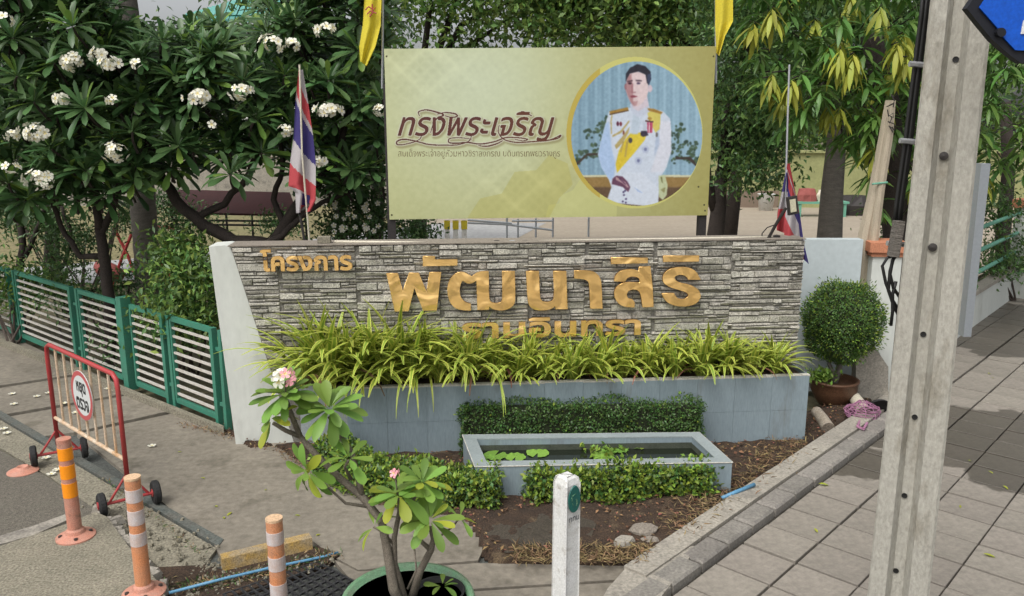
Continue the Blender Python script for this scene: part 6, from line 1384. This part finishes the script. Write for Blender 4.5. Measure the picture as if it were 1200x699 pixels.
s1 = seq([(.09, 1), (.2, 0), (.24, 1), (.44, 2), (.60, 1), (.78, 0), (.9, 1), (1.3, 0)])
def st1(u, v):
    if v > .80: return 0 if u > .72 else (2 if .35 < u and v < .93 else 1) if not (v > .93 and u > .3) else 0
    return s1(u, v, -.18)
flag(TFl, [(350, 82), (346, 120), (344, 160), (340, 190), (338, 218), (346, 226), (347, 250)], [(355, 82), (361, 120), (367, 160), (370, 190), (370, 215), (370, 235), (364, 248)], yf, st1)
MB().tube([D(351, 76, yf - .03), D(354, 180, yf - .03), D(363, 288, yf)], .008, 8).build('staff', 'pvc', TFl); MB().tube([D(349, 250, yf), D(368, 238, yf)], .02, 8).build('lashing', 'steel_dark', TFl); MB().tube([D(351, 250, yf), D(358, 288, yf)], .012, 8).build('bracket', 'steel_dark', TFl)
yf2 = 7.25
TF2 = thing('national_flag', 'red white and blue striped flag drooping over the right end of the stone wall', 'flag', onwall(925, 282, WD + .15), 'national flags on the wall')
s2 = seq([(.14, 0), (.2, 1), (.50, 2), (.70, 1), (1.3, 0)])
flag(TF2, [(922, 192), (920, 205), (916, 225), (911, 250), (910, 270)], [(926, 192), (925, 205), (924, 225), (922, 250), (921, 274)], yf2, lambda u, v: s2(u, v, .0), ph=1)
s3 = seq([(.16, 0), (.22, 1), (.42, 0), (.52, 2), (.78, 1), (1.3, 0)])
def st3(u, v): return 2 if u > .82 and v > .45 else s3(u, v, -.25)
flag(TF2, [(922, 195), (924, 215), (922, 240), (919, 262), (919, 283)], [(926, 195), (932, 225), (938, 255), (942, 285), (948, 310)], yf2 - .28, st3)
MB().tube([D(925, 76, yf2 + .05), D(923, 140, yf2 + .03), D(921, 210, yf2), D(920, 285, yf2)], .009, 8).build('staff', 'alu', TF2)
ylb = 7.5
for nm, x, L_, Rr, lb in (('a', 448, [(430, -60), (427, 0), (425, 30), (421, 55), (422, 72)], [(448, -60), (447, 0), (446, 30), (440, 55), (430, 78)], 'yellow flag hanging at the upper left corner of the billboard'), ('b', 839, [(838, -60), (838, 0), (838, 30), (839, 50), (839, 62)], [(858, -60), (859, 0), (859, 25), (850, 42), (843, 66)], 'plain yellow flag hanging at the upper right corner of the billboard')):
    f_ = thing('yellow_flag', lb, 'flag', D(x, 100, ylb), 'yellow flags on the billboard'); flag(f_, L_, Rr, ylb - .08, lambda u, v: 3, fold=.03)
    MB().tube([D(x + (1 if nm == 'a' else 0), -60, ylb - .03), D(x, 104 if nm == 'a' else 98, ylb - .03)], .011, 8).build('staff', 'alu', f_)
    if nm == 'a':
        for pts in ([(428, 12), (432, 8), (438, 12), (440, 9)], [(430, 17), (434, 13), (441, 16)], [(436, 5), (437, 15), (433, 20)]): MB().tube([D(px_, py_, ylb - .125) for px_, py_ in pts], .006, 5).build('emblem_stroke', 'red_paint', f_)
# solar lamp on its arm
slp = thing('solar_lamp', 'small black solar lamp on a bent arm in front of the right hand flag', 'lamp', onwall(898, 283, WD + .1))
MB().tube([onwall(898, 284, WD + .1), D(910, 262, 6.75), D(921, 244, 6.7)], .014, 8).build('arm', 'steel_dark', slp); MB().tube([D(893, 284, 6.9), D(893, 274, 6.9), D(899, 267, 6.88), D(907, 264, 6.85)], .005, 6).build('wire', 'black_cable', slp)
c = D(928.5, 241, 6.68); b1 = MB().box(c, (.085, .03, .15), .2, ry=R(-10)).build('housing', 'steel_dark', slp); MB().box(c + Vector((0, -.018, 0)), (.05, .008, .105), .2, ry=R(-10)).build('lens', 'lens', slp)
MB().lathe([(0, 0), (.03, 0), (.03, .02), (0, .03)], D(910, 279, 6.85), 10).build('fixing', 'steel_dark', slp)

# ================================================================ FALLEN FLOWERS AND LEAVES
mbf = FM_W
def fallen(name, me, x, y, sz, z, label, cat, group):
    o = bpy.data.objects.new(name, me); COL.objects.link(o); o.matrix_basis = Matrix.Translation(G(x, y, z)) @ Matrix.Rotation(random.random() * 6, 4, 'Z') @ Matrix.Scale(sz, 4); setprop(o, label, cat, group)
for x, y, lb in ((43, 465, 'big white fallen flower midway between the left frame edge and barrier'), (14, 462, 'white fallen flower near the left edge beyond the edging strip'), (57, 461, 'white fallen flower just left of the barrier frame post'), (16, 474, 'white fallen flower nearest the left edge on the driveway side of the strip'), (75, 473, 'white fallen flower seen through the left bars of the barrier'), (126, 456, 'white fallen flower seen through the right bars of the barrier'), (4, 503, 'white fallen flower at the left edge on the asphalt'), (8, 508, 'second white flower on the asphalt at the left edge by the broken delineator'), (54, 537, 'white fallen flower beside the left rear barrier wheel'), (60, 556, 'white fallen flower between the left wheel and the amber banded post'), (67, 551, 'white fallen flower just left of the amber banded post'), (93, 447, 'white fallen flower behind the round sign of the barrier'), (88, 484, 'white fallen flower under the lower rail of the barrier'), (27, 628, 'white fallen flower on the asphalt in front of the amber banded post'), (178, 523, 'white fallen flower right of the barrier on the open driveway')):
    fallen('fallen_flower', FM_W, x, y, .036, .008, lb, 'flower', 'fallen frangipani flowers')
ly = pleaf([(.3, .16), (.6, .2), (.85, .12)], .3, .2); ly.materials.append(M['leaf_yellowing'])
for x, y, s_, lb in ((954, 619, .045, 'small yellow leaf on the pavement left of the utility pole near the kerb'), (1091, 575, .04, 'small yellow leaf just right of the utility pole on the wet pavers'), (1152, 649, .07, 'largest yellow leaf on the pavement at the lower right'), (1158, 552, .04, 'small yellow leaf at the front edge of the wet patch'), (1175, 569, .05, 'yellow leaf right of the wet patch near the right edge'), (1125, 592, .035, 'tiny yellow leaf in front of the wet patch'), (1158, 438, .06, 'yellow leaf behind the wet patch far right of the pole'), (1163, 443, .05, 'yellow leaf touching another behind the wet patch'), (1135, 540, .04, 'small yellow leaf in the middle of the wet patch')):
    fallen('fallen_leaf', ly, x, y, s_, .012, lb, 'leaf', 'yellow leaves on the pavement')
for x, y, s_, lb in ((263, 608, .045, 'yellow leaf on the driveway behind the kerb stone, left one of a close pair'), (272, 600, .05, 'yellow leaf on the driveway behind the kerb stone, right one of a close pair'), (255, 594, .04, 'yellow leaf farthest behind the kerb stone on the driveway'), (345, 604, .04, 'yellow leaf on the driveway right of the short banded post'), (235, 560, .035, 'small yellow leaf in the middle of the open driveway'), (370, 628, .04, 'yellow leaf by the right end of the yellow kerb stone'), (208, 530, .035, 'small yellow leaf right of the barrier on the driveway'), (310, 575, .035, 'yellow leaf on the driveway below the hanging plumeria leaves')):
    fallen('fallen_leaf', ly, x, y, s_, .008, lb, 'leaf', 'yellow leaves on the driveway')
oc = bpy.data.objects.new('fallen_leaf', ly); COL.objects.link(oc); oc.matrix_basis = Matrix.Translation(G(959, 567, .02)) @ Matrix.Scale(.08, 4); oc.data = ly
setprop(oc, 'curled ochre leaf lying against the outer face of the kerb', 'leaf')
